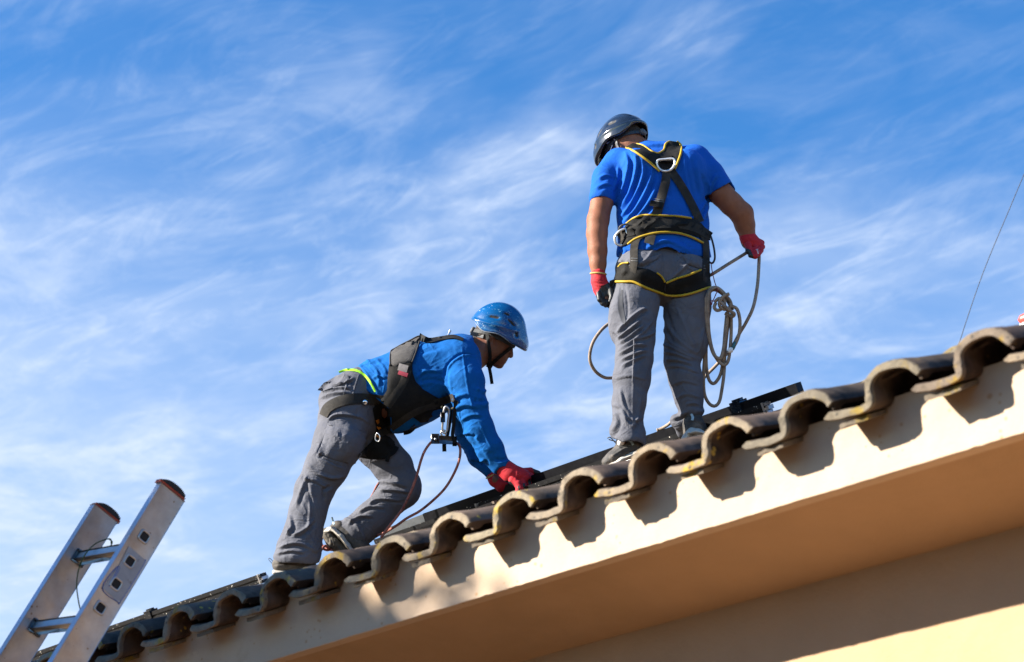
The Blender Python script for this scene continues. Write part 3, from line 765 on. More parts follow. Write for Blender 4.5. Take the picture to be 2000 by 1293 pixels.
def pad(skin, poly, off=.003, thick=.006, step=5.0, puff=0.0):
    """a padded patch with a traced outline"""
    poly = [np.array(q, float) for q in poly]; E = []
    for i in range(len(poly)):
        a, b = poly[i], poly[(i + 1) % len(poly)]; k = max(1, int(np.linalg.norm(b - a) / step))
        E += [a + (b - a) * j / k for j in range(k)]
    nE = len(E); lo = np.min(E, 0); hi = np.max(E, 0); I = []
    def inside(p):
        c_ = False; x, y = p
        for i in range(nE):
            a, b = E[i], E[i - 1]
            if (a[1] > y) != (b[1] > y) and x < (b[0] - a[0]) * (y - a[1]) / (b[1] - a[1]) + a[0]: c_ = not c_
        return c_
    Ea = np.array(E)
    for x in np.arange(lo[0] + step / 2, hi[0], step):
        for y in np.arange(lo[1] + step / 2, hi[1], step):
            if inside((x, y)) and np.hypot(*(Ea - (x, y)).T).min() > step * .55: I.append(np.array([x, y]))
    pts = E + I
    r = geometry.delaunay_2d_cdt([Vector(q) for q in pts], [(i, (i + 1) % nE) for i in range(nE)], [list(range(nE))], 1, 1e-4)
    vo, fo = r[0], r[2]
    P2 = np.array([list(v) for v in vo]); ds = [skin.depth(*q) for q in P2]
    good = [i for i, d in enumerate(ds) if d is not None]
    gp = P2[good]; gd = np.array([ds[i] for i in good])
    med = np.median(gd)
    ds = np.array([d if d is not None else gd[np.hypot(*(gp - P2[i]).T).argmin()] for i, d in enumerate(ds)])
    nb = [set() for _ in P2]
    for f_ in fo:
        for a in f_:
            for b in f_:
                if a != b: nb[a].add(b)
    for _ in range(3): ds = np.array([min(ds[i], (ds[i] + np.mean([ds[j] for j in nb[i]])) / 2) if nb[i] else ds[i] for i in range(len(P2))])
    ed = np.array([np.hypot(*(Ea - q).T).min() for q in P2])
    th = thick * np.clip(.45 + ed / step * .55, .45, 1) + puff * np.clip(ed / (step * 3), 0, 1)
    V = [to_world(C3(q[0], q[1], ds[i] - off - th[i])[None])[0] for i, q in enumerate(P2)] + [to_world(C3(q[0], q[1], ds[i] - off)[None])[0] for i, q in enumerate(P2)]
    n = len(P2); Fc = []
    cnt = {}
    for f_ in fo:
        f_ = list(f_); a2 = sum(P2[f_[i]][0] * P2[f_[(i + 1) % len(f_)]][1] - P2[f_[(i + 1) % len(f_)]][0] * P2[f_[i]][1] for i in range(len(f_)))
        if a2 > 0: f_ = f_[::-1]
        Fc.append(tuple(f_)); Fc.append(tuple(i + n for i in f_[::-1]))
        for i in range(len(f_)): cnt[(f_[i], f_[(i + 1) % len(f_)])] = 1
    for (a, b) in list(cnt):
        if (b, a) not in cnt: Fc.append((b, a, a + n, b + n))
    return V, Fc
def lay(skin, pts, off=.004, per=8, closed=False, default=None):
    """a traced line laid on the surface, world points"""
    c = spline(pts, per, closed); ds = smooth_depths([skin.depth(q[0], q[1]) for q in c]) or [default] * len(c)
    A = np.array(ds)
    for _ in range(3): A[1:-1] = (A[:-2] + A[2:] + 2 * A[1:-1]) / 4
    return [Vector(to_world(C3(q[0], q[1], A[i] - off)[None])[0]) for i, q in enumerate(c)]
def W3(*a): return Vector(to_world(C3(*a)[None])[0])

def frame(face, crown):
    """columns: side, face, crown (camera frame)"""
    f = np.array(face, float); f /= np.linalg.norm(f); c = np.array(crown, float); c -= f * (c @ f); c /= np.linalg.norm(c)
    return np.stack([np.cross(f, c), f, c], 1)
# ------------------------------------------------------------------ materials of the people
M_skin = mat('skin_arm', (0.2497, 0.09713, 0.05088), .64, var=.14, vscale=30, bump=.25, bscale=320, c2=(.22, .078, .038), c2scale=9, sss=.12, spec=.3)
M_skin2 = mat('skin_face', (0.1711, 0.0666, 0.037), .48, var=.10, vscale=34, bump=.25, bscale=320, sss=.12, spec=.4)
M_tee = mat('blue_tee_cotton', (0.002775, 0.0814, 0.3977), .85, var=.06, vscale=12, bump=.20, bscale=700, spec=.2, crease=[(9, .35, .02), (24, .22, .008)])
M_fleece = mat('blue_sweatshirt', (0.000925, 0.08788, 0.3053), .92, var=.07, vscale=10, bump=.4, bscale=420, spec=.2, crease=[(7, .4, .03), (17, .22, .012)])
M_trs = mat('grey_work_trousers', (.100, .102, .121), .82, var=.10, vscale=9, bump=.25, bscale=650, c2=(.070, .072, .087), c2scale=6, c2lo=.45, c2hi=.8, crease=[(10, .42, .024), (26, .26, .009)], spec=.25)
M_glove = mat('red_knit', (0.4255, 0.0074, 0.01665), .8, var=.10, vscale=30, bump=.5, bscale=500)
M_gblack = mat('black_coating', (0.0096, 0.0096, 0.0102), .5, var=.2, vscale=30, bump=.25, bscale=260)
M_web = mat('black_webbing', (0.00525, 0.00476, 0.00434), .75, var=.22, vscale=26, bump=.5, bscale=520, c2=(.015, .013, .010), c2scale=12, c2lo=.48, c2hi=.70, spec=.2)
M_yel = mat('yellow_edging', (0.4144, 0.2664, 0.00444), .65, var=.10, vscale=40, bump=.3, bscale=300)
M_shoe = mat('grey_shoe', (0.03848, 0.03552, 0.0333), .75, var=.3, vscale=30, bump=.5, bscale=260, c2=(.10, .082, .065), c2scale=18)
M_sole = mat('pale_sole', (0.444, 0.407, 0.3478), .7, var=.15, vscale=40)
M_tread = mat('worn_tread', (0.0814, 0.0703, 0.0555), .85, var=.45, vscale=60, bump=.6, bscale=180)
M_sock = mat('white_sock', (.80, .78, .76), .9, bump=.4, bscale=500)
M_alubright = mat('bright_alloy', (.78, .78, .77), .3, .55, var=.08, vscale=30)
M_hel_b = mat('glossy_black_shell', (.010, .014, .022), .22, var=.2, vscale=20, coat=.7)
M_hel_in = mat('helmet_inside', (.012, .012, .013), .7)
M_greyp = mat('grey_strap', (0.0962, 0.0962, 0.0962), .6, var=.1, vscale=40)
M_rope = mat('dusty_rope', (.30, .235, .18), .85, var=.22, vscale=60, bump=.9, bscale=420, c2=(.15, .11, .085), c2scale=30, c2lo=.5, c2hi=.68)

# ------------------------------------------------------------------ standing person
def dS(py, e=0.0): return 8.45 + (880 - py) * .00099 + e
man = thing('person', 'standing worker in blue tee, black helmet and yellow edged harness looking down holding rope', 'person', W3(1275, 880, 8.45)[:])
TW = .00052                                  # his back is turned a little to the right: left side nearer
ZT = np.array([-.25, 0, .968])
def nd(x, y, hw, e=0.0, hd=None, D=dS): return (x, y, D(y, e) + (x - 1293) * TW, hw, hd)
armL = [nd(1200, 330, 15), nd(1178, 370, 19), nd(1176, 392, 22), nd(1168, 430, 21.5), nd(1166, 456, 20.5, .0), nd(1167, 490, 19, .0), nd(1168, 515, 16, .0), nd(1169, 540, 12.5, .0, .022)]
armR = [nd(1365, 330, 16), nd(1398, 364, 20), nd(1410, 380, 23.5), nd(1428, 398, 23), nd(1449, 418, 22.5), nd(1455, 440, 19.5, .02), nd(1460, 460, 15, .03), nd(1464, 474, 12, .03, .023)]
LEG_L_ = [nd(1245, 560, 49, 0, .098), nd(1239, 600, 45, 0, .098), nd(1238, 640, 40, 0, .088), nd(1241, 665, 36, 0, .078), nd(1239, 700, 34.5, .0, .075), nd(1234, 740, 34.5, 0, .078), nd(1229, 785, 31, .01, .072), nd(1226, 820, 27, .02, .068), nd(1229, 862, 33, .03, .085)]
LEG_R_ = [nd(1344, 560, 46, 0, .098), nd(1343, 600, 43, 0, .098), nd(1341, 640, 40, 0, .088), nd(1337, 678, 38, 0, .082), nd(1331, 705, 32, 0, .074), nd(1339, 740, 31, .0, .074), nd(1345, 775, 26, .01, .066), nd(1350, 805, 23, .01, .060)]
def leg_off(ch, e, y0=560, y1=700):
    return [(a, b, c + e * min(1, max(0, (b - y0) / (y1 - y0))), w, h) for a, b, c, w, h in ch]
LEG_L = leg_off(LEG_L_, -.05); LEG_R = leg_off(LEG_R_, .04)
TORSO = [nd(1291, 328, 62, .09, .09), nd(1290, 350, 90, .055, .12), nd(1293, 390, 92, .02, .13), nd(1295, 430, 91, .0, .125), nd(1296, 465, 89, .0, .125), nd(1297, 500, 96, .0, .142)]
# head frame: looking down to the left, crown tipped away
HM = frame((-.62, -.66, .42), (-.46, .66, .52))
HC = C3(1218, 283, dS(283, .16))
def shrink(ch, m): return [(a, b, c, w * m, None if h is None else h * m) for a, b, c, w, h in ch]
def head_shape(s, c, M, sc=1.0, k=.012):
    o = lambda x, y, z: c + (M @ np.array([x, y, z])) * sc
    s.ballM(o(0, -.008, .02), (.075 * sc, .095 * sc, .088 * sc), M, .02)
    s.ballM(o(0, .033, -.058), (.059 * sc, .062 * sc, .080 * sc), M, .025)
    s.ballM(o(0, .076, -.117), (.027 * sc, .026 * sc, .021 * sc), M, .022); s.ballM(o(0, .070, -.083), (.036 * sc, .030 * sc, .034 * sc), M, .015)            # chin
    s.fn(lambda p: cone(p, o(0, .090, -.018), o(0, .108, -.052), .008 * sc, .0125 * sc, .009 * sc, .012 * sc), [o(0, .1, -.03)], .04, .010)   # nose
    for sd in (-1, 1):
        s.ballM(o(sd * .010, .102, -.054), (.008 * sc, .008 * sc, .006 * sc), M, .006)
        s.ballM(o(sd * .078, -.012, -.038), (.010 * sc, .018 * sc, .030 * sc), M, .008)   # ear
        s.ballM(o(sd * .084, -.006, -.037), (.006 * sc, .009 * sc, .017 * sc), M, .004, 's')
        s.ballM(o(sd * .031, .078, -.012), (.015 * sc, .011 * sc, .010 * sc), M, .006)
        s.ballM(o(sd * .030, .092, -.012), (.014 * sc, .008 * sc, .006 * sc), M, .008, 's')
    s.ballM(o(0, .083, .012), (.052 * sc, .014 * sc, .010 * sc), M, .015)
    s.ballM(o(0, .096, -.079), (.022 * sc, .011 * sc, .0065 * sc), M, .005)
    s.ballM(o(0, .094, -.094), (.020 * sc, .011 * sc, .0065 * sc), M, .005)
    s.fn(lambda p: cone(p, o(-.020, .108, -.087), o(.020, .108, -.087), .0022, .0022, .010, .010), [o(0, .1, -.087)], .03, .003, 's')
body = Sdf()
body.chain(shrink(TORSO[:4], .93) + shrink(TORSO[4:], .80), k=.03, inner=.03, zax=ZT)
body.chain([nd(1297, 495, 66, 0, .08), nd(1294, 540, 80, 0, .10), nd(1293, 555, 74, 0, .09)], k=.03, zax=ZT)
body.chain(armL, k=.03); body.chain(armR, k=.03)
body.chain(shrink(LEG_L[:-2], .82), k=.02); body.chain(shrink(LEG_R[:-1], .82), k=.02)
body.chain([nd(1275, 325, 26, .12), nd(1252, 298, 26, .14), nd(1232, 284, 27, .15)], k=.03)
head_shape(body, HC, HM, .98)
body.chain([nd(1222, 845, 13, -.02, .032), nd(1224, 866, 12, -.02, .032), nd(1208, 884, 10, .0, .03), nd(1190, 896, 7, .02, .025)], k=.01)   # feet
body.chain([nd(1352, 800, 15, .06), nd(1354, 832, 14, .07), nd(1356, 842, 12, .16), nd(1356, 838, 9, .22)], k=.01)
# hands inside the gloves
body.chain([nd(1169, 540, 12, 0, .02), nd(1175, 562, 13, 0, .016), nd(1182, 585, 11, 0, .016)], k=.01)
body.chain([nd(1464, 474, 12, .03, .02), nd(1475, 484, 12, .03, .02)], k=.01)
grow('body', body, (1120, 215, 1520, 930, 8.15, 9.45), M_skin, man, .0062, rough=.0006)

# shirt
tee = Sdf()
tee.chain(TORSO, k=.03, inner=.03, zax=ZT)
tee.chain([nd(1232, 312, 24, .11, .06), nd(1262, 306, 30, .12, .07), nd(1300, 310, 33, .10, .08), nd(1345, 318, 28, .08, .075)], k=.04)
tee.ball(1248, 350, dS(350, -.025), 45, 60, .115, .04, .15); tee.ball(1336, 350, dS(350, .018), 45, 60, .115, .04, -.15)
tee.chain([nd(1205, 318, 27, .06, .075), nd(1184, 348, 26.5, .02, .068), nd(1175.5, 386, 25.5, 0, .062)], k=.035)
tee.chain([nd(1358, 315, 32, .05, .08), nd(1385, 343, 30, .02, .07), nd(1410, 376, 27, 0, .066)], k=.035)
tee.plane(1176, 381, dS(381), -.13, 1, .003, around=.085); tee.plane(1405, 368, dS(368), .50, .87, .003, around=.085)
tee.chain([nd(1176, 374, 19, .0, .048), nd(1174, 424, 24, .0, .058)], k=.004, op='s'); tee.chain([nd(1403, 366, 21, 0, .052), nd(1430, 405, 26, 0, .060)], k=.004, op='s')
tee.plane(1296, 503, dS(503), 0.0, 1, .003)
tee.chain([nd(1297, 484, 84, 0, .124), nd(1297, 530, 92, 0, .136)], k=.004, op='s', zax=ZT)
tee.ball(1303, 512, dS(512, -.13), 27, 28, .07, .008, 0, 's')
tee.chain([nd(1244, 294, 22, .14, .05), nd(1226, 274, 27, .15, .06)], k=.006, op='s')
tf = []
for pts, amp, w in (
    # sweeping folds from the left armpit across the back
    ([(1204, 398), (1216, 372), (1224, 345), (1228, 318), (1222, 298)], 9, 4.0), ([(1209, 412), (1226, 384), (1238, 352), (1243, 322), (1240, 304)], 9, 4.0),
    ([(1212, 425), (1232, 398), (1248, 366), (1256, 335), (1252, 314)], 9, 4.2), ([(1216, 436), (1240, 410), (1258, 380), (1270, 348), (1272, 330)], 9, 4.2),
    ([(1220, 446), (1246, 422), (1268, 394), (1280, 368)], 8, 4.0), ([(1226, 452), (1256, 432), (1276, 412), (1290, 388)], 7, 3.6), ([(1240, 452), (1266, 441), (1286, 426)], 6, 3.4),
    ([(1196, 372), (1205, 350), (1208, 325)], 6, 4), ([(1168, 350), (1182, 343), (1196, 346)], 5, 3.5), ([(1162, 368), (1180, 360), (1196, 362)], 4.5, 3.5),
    # right side
    ([(1383, 384), (1368, 410), (1348, 432), (1330, 440)], 7, 4), ([(1385, 400), (1374, 424), (1360, 444)], 6, 3.6), ([(1372, 345), (1380, 372), (1376, 400)], -7, 5),
    ([(1336, 300), (1338, 335), (1345, 370), (1356, 400)], 5, 4), ([(1352, 310), (1358, 345), (1364, 380)], -5, 5), ([(1400, 340), (1390, 356), (1384, 372)], 5, 3.6), ([(1312, 430), (1330, 424), (1352, 432)], 5, 3.4), ([(1305, 446), (1330, 438), (1356, 446)], 5, 3.2),
    ([(1204, 455), (1230, 448), (1262, 452)], 5, 3), ([(1206, 470), (1214, 488), (1206, 502)], -6, 4), ([(1262, 486), (1282, 476), (1302, 471), (1330, 482), (1362, 500)], 7, 5), ([(1236, 480), (1252, 494)], -5, 4), ([(1330, 468), (1352, 486)], -5, 4), ([(1220, 290), (1250, 285), (1300, 282), (1330, 287)], 3, 4)):
    tf.append((pts, amp * 1.35, w * .8)); tf.append(([(x + 6, y + 4) for x, y in pts], -amp * .9, w * .85))
teeV, teeQ, _ = grow('tee_shirt', tee, (1135, 255, 1440, 520, 8.4, 9.35), M_tee, man, .0041, tf, [(1250, 380, 60, 60, -62, 11, 3, 5), (1350, 430, 50, 40, 30, 10, 3, 6), (1300, 486, 90, 22, 5, 12, 3, 8)], rough=.0012)

# trousers
def trouser_extra(seed):
    return lambda V, Nn: .0
tr = Sdf()
tr.chain([nd(1297, 480, 78, 0, .100), nd(1295, 508, 86, 0, .112), nd(1293, 535, 92, 0, .122), nd(1293, 548, 86, 0, .11)], k=.02, zax=ZT)
tr.ball(1252, 535, dS(535, -.055), 44, 46, .11, .04); tr.ball(1336, 535, dS(535, -.010), 44, 46, .11, .04)
tr.chain(LEG_L, k=.012, inner=.03); tr.chain(LEG_R, k=.010, inner=.03)
tr.ball(1208, 628, dS(628, -.06), 20, 44, .06, .025)                              # cargo pocket bulge
tr.ball(1366, 668, dS(668, .04), 17, 26, .06, .02)
tr.ball(1226, 846, dS(846, -.04), 35, 16, .09, .02); tr.ball(1214, 838, dS(838, -.04), 22, 14, .09, .02)
tr.ball(1329, 826, dS(826, .12), 22, 16, .05, .02, -.5); tr.ball(1357, 802, dS(802, .08), 19, 9, .065, .012); tr.ball(1335, 835, dS(835, .15), 14, 22, .03, .015, -.3)
tr.plane(1226, 867, dS(867, -.05), -.36, .93, .004, around=.16)
tr.chain([nd(1230, 842, 24, -.02, .062), nd(1230, 890, 29, -.02, .08)], k=.006, op='s')
tr.chain([nd(1353, 812, 17, .06, .05), nd(1355, 850, 20, .07, .07)], k=.006, op='s')
LF = []
def fold(pts, amp, w, dx=5, dy=4):
    LF.append((pts, amp * 1.75, w * .8)); LF.append(([(x + dx, y + dy) for x, y in pts], -amp * 1.1, w * .9))
for pts, amp, w in (
    ([(1205, 650), (1225, 628), (1250, 608), (1262, 603)], 7, 3.6), ([(1206, 662), (1228, 645), (1250, 626)], 7, 3.2), ([(1208, 672), (1230, 656), (1254, 636)], 6, 3.2),
    ([(1210, 682), (1235, 665), (1268, 655), (1280, 645)], 5, 3.2), ([(1208, 693), (1238, 676), (1262, 674)], 6, 3), ([(1212, 704), (1238, 692), (1262, 684)], 5, 3), ([(1214, 716), (1240, 702), (1258, 694)], 4.5, 3),
    ([(1240, 660), (1256, 648), (1272, 630)], 4, 3), ([(1200, 740), (1230, 734), (1262, 742)], 2.5, 4), ([(1198, 790), (1215, 800), (1225, 824), (1240, 838)], 6, 4.5), ([(1200, 805), (1206, 826), (1196, 844)], 6, 5), ([(1222, 812), (1240, 822), (1254, 815)], 5, 4),
    ([(1250, 780), (1246, 812), (1236, 835)], 5, 4), ([(1212, 760), (1218, 790), (1232, 812)], 4, 4),
    # seat
    ([(1232, 506), (1262, 522), (1292, 552)], 3.5, 4), ([(1352, 506), (1330, 528), (1300, 552)], 3.5, 4), ([(1278, 486), (1262, 508), (1244, 520)], 5, 4), ([(1322, 486), (1338, 504), (1362, 516)], 5, 4), ([(1345, 520), (1362, 536), (1378, 540)], 4, 3.5), ([(1210, 508), (1222, 522), (1218, 538)], 6, 4),
    # right leg
    ([(1296, 600), (1308, 640), (1334, 672), (1364, 692)], 7, 4.5), ([(1322, 600), (1340, 640), (1358, 682)], 5, 5), ([(1298, 640), (1312, 670), (1346, 690)], 7, 3.8), ([(1294, 672), (1312, 680), (1338, 692), (1358, 702)], 7, 3.5), ([(1298, 688), (1320, 692), (1352, 704)], 6, 3.2), ([(1301, 702), (1324, 704), (1350, 712)], 6, 3.2), ([(1304, 716), (1330, 716), (1362, 728)], 4.5, 3),
    ([(1374, 640), (1370, 668), (1362, 690)], 5, 3.6), ([(1312, 752), (1334, 744), (1364, 752)], 2.5, 3), ([(1322, 778), (1340, 770), (1366, 778)], 3, 3), ([(1340, 790), (1356, 788), (1370, 796)], 5, 2.8), ([(1312, 820), (1330, 812), (1342, 804)], 5, 3)):
    fold(pts, amp, w)
# seams and pocket edges
LF += [([(1294, 492), (1294, 545), (1294, 590)], -5, 2.0), ([(1240, 668), (1238, 720), (1236, 790), (1235, 850)], 4, 1.7), ([(1243, 520), (1262, 518), (1286, 504)], -6, 2.0), ([(1340, 508), (1356, 520), (1374, 526)], -6, 2.0), ([(1286, 556), (1270, 545), (1240, 530)], 4, 3), ([(1214, 560), (1210, 590), (1216, 625), (1222, 636)], -6, 2.0), ([(1222, 565), (1226, 600), (1224, 634)], -5, 2.4), ([(1196, 650), (1206, 662), (1212, 672)], -5, 2.5)]
trV, trQ, _ = grow('work_trousers', tr, (1170, 465, 1410, 880, 8.15, 9.15), M_trs, man, .0041, LF, [(1240, 690, 44, 60, -28, 9, 3.5, 11), (1335, 700, 42, 55, 22, 9, 4, 12), (1230, 825, 36, 34, 40, 12, 4, 13), (1345, 790, 30, 24, -5, 8, 3, 14)], rough=.0013)
skS = Skin((teeV, teeQ), (trV, trQ))
# ------------------------------------------------------------------ standing person: shoes, gloves, helmet
def by_px(polys, front=True):
    """material by traced regions: [(polygon px, material index)] on the side facing the viewer (or on every side)"""
    def fn(V, Q):
        c = V[Q].mean(1); px = to_px(c); out_ = np.zeros(len(Q), int)
        for poly, mi in polys:
            x, y = px[:, 0], px[:, 1]; ins = np.zeros(len(Q), bool); n = len(poly)
            for i in range(n):
                (x0, y0), (x1, y1) = poly[i], poly[i - 1]
                m = (y0 > y) != (y1 > y); ins ^= m & (x < (x1 - x0) * (y - y0) / (y1 - y0 + 1e-9) + x0)
            out_[ins] = mi
        return out_
    return fn
def g_(*a, **k): return nd(*a, **k)
# left shoe, seen from behind its outer side
sh = Sdf()
sh.chain([nd(1227, 850, 16, -.02, .036), nd(1230, 860, 17.5, -.02, .040), nd(1233, 872, 18.5, -.02, .042)], k=.01)
sh.chain([nd(1233, 872, 17.5, -.02, .042), nd(1212, 884, 14.5, .0, .046), nd(1196, 895, 11.5, .015, .045), nd(1184, 902, 9, .025, .038)], k=.015, inner=.02)
sh.ball(1216, 866, dS(866, -.045), 12, 15, .035, .015, .5)
sh.chain([nd(1212, 838, 11, -.05, .034), nd(1213, 860, 9, -.05, .030)], k=.004, op='s')
shf = [([(1200, 884), (1220, 872), (1244, 862)], -3, 1.8), ([(1192, 894), (1208, 882), (1222, 876)], 3, 1.8), ([(1186, 896), (1194, 902)], -3, 1.6), ([(1193, 890), (1202, 897)], -3, 1.6), ([(1212, 880), (1226, 888), (1240, 886)], -3, 2), ([(1204, 870), (1212, 876), (1218, 886)], 3, 2)]
def shoe_mats(V, Q):
    c = V[Q].mean(1); px = to_px(c); return np.zeros(len(Q), int)
shoeL = grow('shoe', sh, (1160, 835, 1270, 925, 8.2, 8.7), M_shoe, man, .0036, shf, rough=.0008, nsc=60)
so_ = Sdf(); so_.chain([nd(1247, 881, 6.5, -.02, .046), nd(1232, 889, 6, -.02, .046), nd(1212, 897, 5.5, -.0, .052), nd(1194, 909, 5.5, .015, .050), nd(1180, 915, 5, .025, .040)], k=.01, inner=.01)
grow('sole', so_, (1160, 855, 1275, 930, 8.2, 8.7), M_sole, shoeL[2], .0036, [([(1252, 879), (1214, 894)], -2.5, 1.0), ([(1252, 884), (1216, 899)], -2.5, 1.0)], rough=.0003)
mb = MB(); V, Fc = strap(Skin(shoeL[:2]), [(1226, 857), (1232, 862), (1237, 869)], 5, .001, .003); mb.add(V, Fc); mb.obj('heel_loop', mat('pale_blue_tab', (.30, .42, .48), .7), shoeL[2])
sk = Sdf(); sk.chain([nd(1216, 850, 7, -.04, .026), nd(1213, 864, 7, -.045, .024)], k=.01); grow('sock', sk, (1190, 835, 1240, 890, 8.2, 8.7), M_sock, man, .0036, rough=.0003)
mb = MB(); mb.tube([W3(*q) for q in spline([(1203, 866, 8.42), (1196, 858, 8.42), (1191, 854, 8.41), (1186, 856, 8.41)], 5)], .0022, 6); mb.tube([W3(*q) for q in spline([(1203, 862, 8.42), (1194, 860, 8.42), (1189, 858, 8.41)], 5)], .0022, 6); mb.obj('lace', M_greyp, shoeL[2])
# right shoe, seen from the heel
sh = Sdf()
sh.chain([nd(1354, 812, 17, .04, .040), nd(1354, 828, 20, .045, .045), nd(1355, 844, 21, .05, .048)], k=.01)
sh.chain([nd(1355, 838, 19, .08, .045), nd(1357, 836, 22, .17, .042), nd(1358, 834, 16, .24, .030)], k=.02)
sh.chain([nd(1353, 796, 13, .05, .030), nd(1353, 812, 12, .05, .028)], k=.004, op='s')
shoeR = grow('shoe', sh, (1325, 785, 1390, 870, 8.3, 8.95), M_shoe, man, .0036, [([(1334, 832), (1354, 824), (1375, 832)], -2.5, 1.8), ([(1336, 818), (1354, 813), (1372, 818)], -2, 1.6)], rough=.0008, nsc=60)
so_ = Sdf(); so_.chain([nd(1338, 853, 5.5, .035, .04), nd(1346, 845, 5, .0, .04), nd(1356, 842.5, 5, -.008, .04), nd(1367, 844, 5, .0, .04), nd(1375, 851, 5.5, .035, .04)], k=.01, inner=.01); so_.ball(1357, 856, dS(856, .10), 21, 9, .14, .01)
grow('sole', so_, (1325, 830, 1390, 885, 8.25, 8.95), [M_sole, M_tread], shoeR[2], .0036, [([(1336, 854), (1345, 848), (1356, 845), (1368, 847), (1376, 853)], -2.5, .9)], rough=.0003, keep=by_px([([(1337, 862), (1343, 853), (1356, 849), (1369, 852), (1377, 862), (1377, 885), (1335, 885)], 1)]))
mb = MB(); V, Fc = strap(Skin(shoeR[:2]), [(1350, 808), (1353, 815), (1352, 821)], 5, .001, .003); mb.add(V, Fc); mb.obj('heel_loop', bpy.data.materials['pale_blue_tab'], shoeR[2])

# left glove: cuff, palm and curled fingers against the thigh
def fingers(s, chains, r0, k=.0045, inner=.004):
    for c in chains: s.chain(c, k=k, inner=inner)
gl = Sdf(); e0 = 0.0
gl.chain([nd(1168.5, 536, 14.5, 0, .031), nd(1170, 550, 14.5, 0, .029), nd(1175, 562, 16, 0, .024), nd(1180, 577, 16, 0, .020)], k=.01, inner=.015)
for j, (x, y, e) in enumerate([(1168, 580, -.022), (1174, 584, -.012), (1181, 586, .004), (1188, 584, .018)]):
    gl.chain([nd(x + 1, y - 8, 5.2, e * .6, .0115), nd(x + 3, y + 5, 5.0, e, .0110), nd(x + 9, y + 13 - j, 4.8, e + .004, .0105), nd(x + 15, y + 8 - j * 1.5, 4.4, e + .010, .0095)], k=.004, inner=.004)
gl.chain([nd(1186, 558, 6, -.018, .013), nd(1193, 568, 5.6, -.026, .012), nd(1195, 581, 5.0, -.028, .0115), nd(1191, 590, 4.4, -.026, .0105)], k=.007, inner=.005)
gl.chain([nd(1168, 522, 12, 0, .026), nd(1168, 541, 11.5, 0, .025)], k=.003, op='s')
gfold = [([(1160, 548), (1172, 551), (1184, 548)], 2, 1.5), ([(1161, 555), (1172, 558), (1184, 555)], 2, 1.5), ([(1162, 562), (1172, 564)], 2, 1.5), ([(1168, 590), (1176, 592)], -2, 1.5)]
gloveL = grow('glove', gl, (1145, 515, 1215, 618, 8.4, 9.0), [M_glove, M_gblack], man, .0032, gfold, rough=.0005, nsc=60, keep=by_px([([(1188, 552), (1174, 560), (1165, 572), (1162, 585), (1162, 630), (1230, 630), (1220, 545)], 1)]))
mb = MB(); c_ = W3(1168.5, 535, nd(1168, 535, 1)[2]); mb.tube([c_ + CR * .0325 * math.cos(a_) + CF * .0325 * math.sin(a_) - CU * .004 * math.sin(a_ + .6) for a_ in [2 * math.pi * k / 24 for k in range(24)]], .0042, 8, closed=True)
mb.obj('cuff_edge', mat('pale_yellow_cuff', (.45, .33, .10), .8, bump=.3, bscale=300), gloveL[2])
# right glove: fist closed round the rope
gr = Sdf()
gr.chain([nd(1459, 462, 15.5, .03, .033), nd(1464, 471, 16, .03, .031), nd(1473, 480, 17, .03, .028)], k=.01, inner=.015)
for j, (x, y, e) in enumerate([(1488, 474, .045), (1489, 482, .025), (1486, 489, .006), (1480, 494, -.010)]):
    gr.chain([nd(x - 10, y - 5, 5.8, e * .8, .0125), nd(x, y, 5.6, e - .008, .0118), nd(x - 5, y + 7, 5.2, e - .030, .0110), nd(x - 15, y + 5, 4.8, e - .034, .0100)], k=.005, inner=.004)
gr.chain([nd(1461, 479, 7, .0, .015), nd(1462, 491, 6.2, -.018, .013), nd(1470, 497, 5.4, -.028, .012), nd(1478, 494, 4.8, -.034, .011)], k=.007, inner=.005)
gr.chain([nd(1455, 452, 13, .03, .028), nd(1463, 467, 12.5, .03, .027)], k=.003, op='s')
gloveR = grow('glove', gr, (1435, 440, 1515, 520, 8.5, 9.2), [M_glove, M_gblack], man, .0032, [([(1462, 462), (1470, 470), (1478, 468)], 2, 1.5), ([(1476, 478), (1488, 484)], -2.5, 1.6)], rough=.0005, nsc=60, keep=by_px([([(1448, 474), (1456, 484), (1466, 488), (1470, 496), (1474, 512), (1448, 512)], 1)]))
tx = bpy.data.curves.new('lettering', 'FONT'); tx.body = 'juba'; tx.size = .014; tx.extrude = .0004; tx.align_x = 'CENTER'; tx.align_y = 'CENTER'
to = bpy.data.objects.new('glove_print', tx); me = bpy.data.meshes.new_from_object(to); bpy.data.objects.remove(to)
skg = Skin(gloveR[:2]); V = []
for v in me.vertices:
    a_ = math.radians(-76); x, y = v.co.x * math.cos(a_) - v.co.y * math.sin(a_), v.co.x * math.sin(a_) + v.co.y * math.cos(a_)
    px_, py_ = 1480.5 + x * 445, 491 - y * 445; d_ = skg.depth(px_, py_, None) or skg.depth(1478, 488, 8.9); V.append(W3(px_, py_, d_ - .0012 - v.co.z))
o = mesh_obj('glove_print', V, [tuple(p.vertices) for p in me.polygons], mat('white_print', (.85, .85, .85), .6), gloveR[2], False); bpy.data.meshes.remove(me)

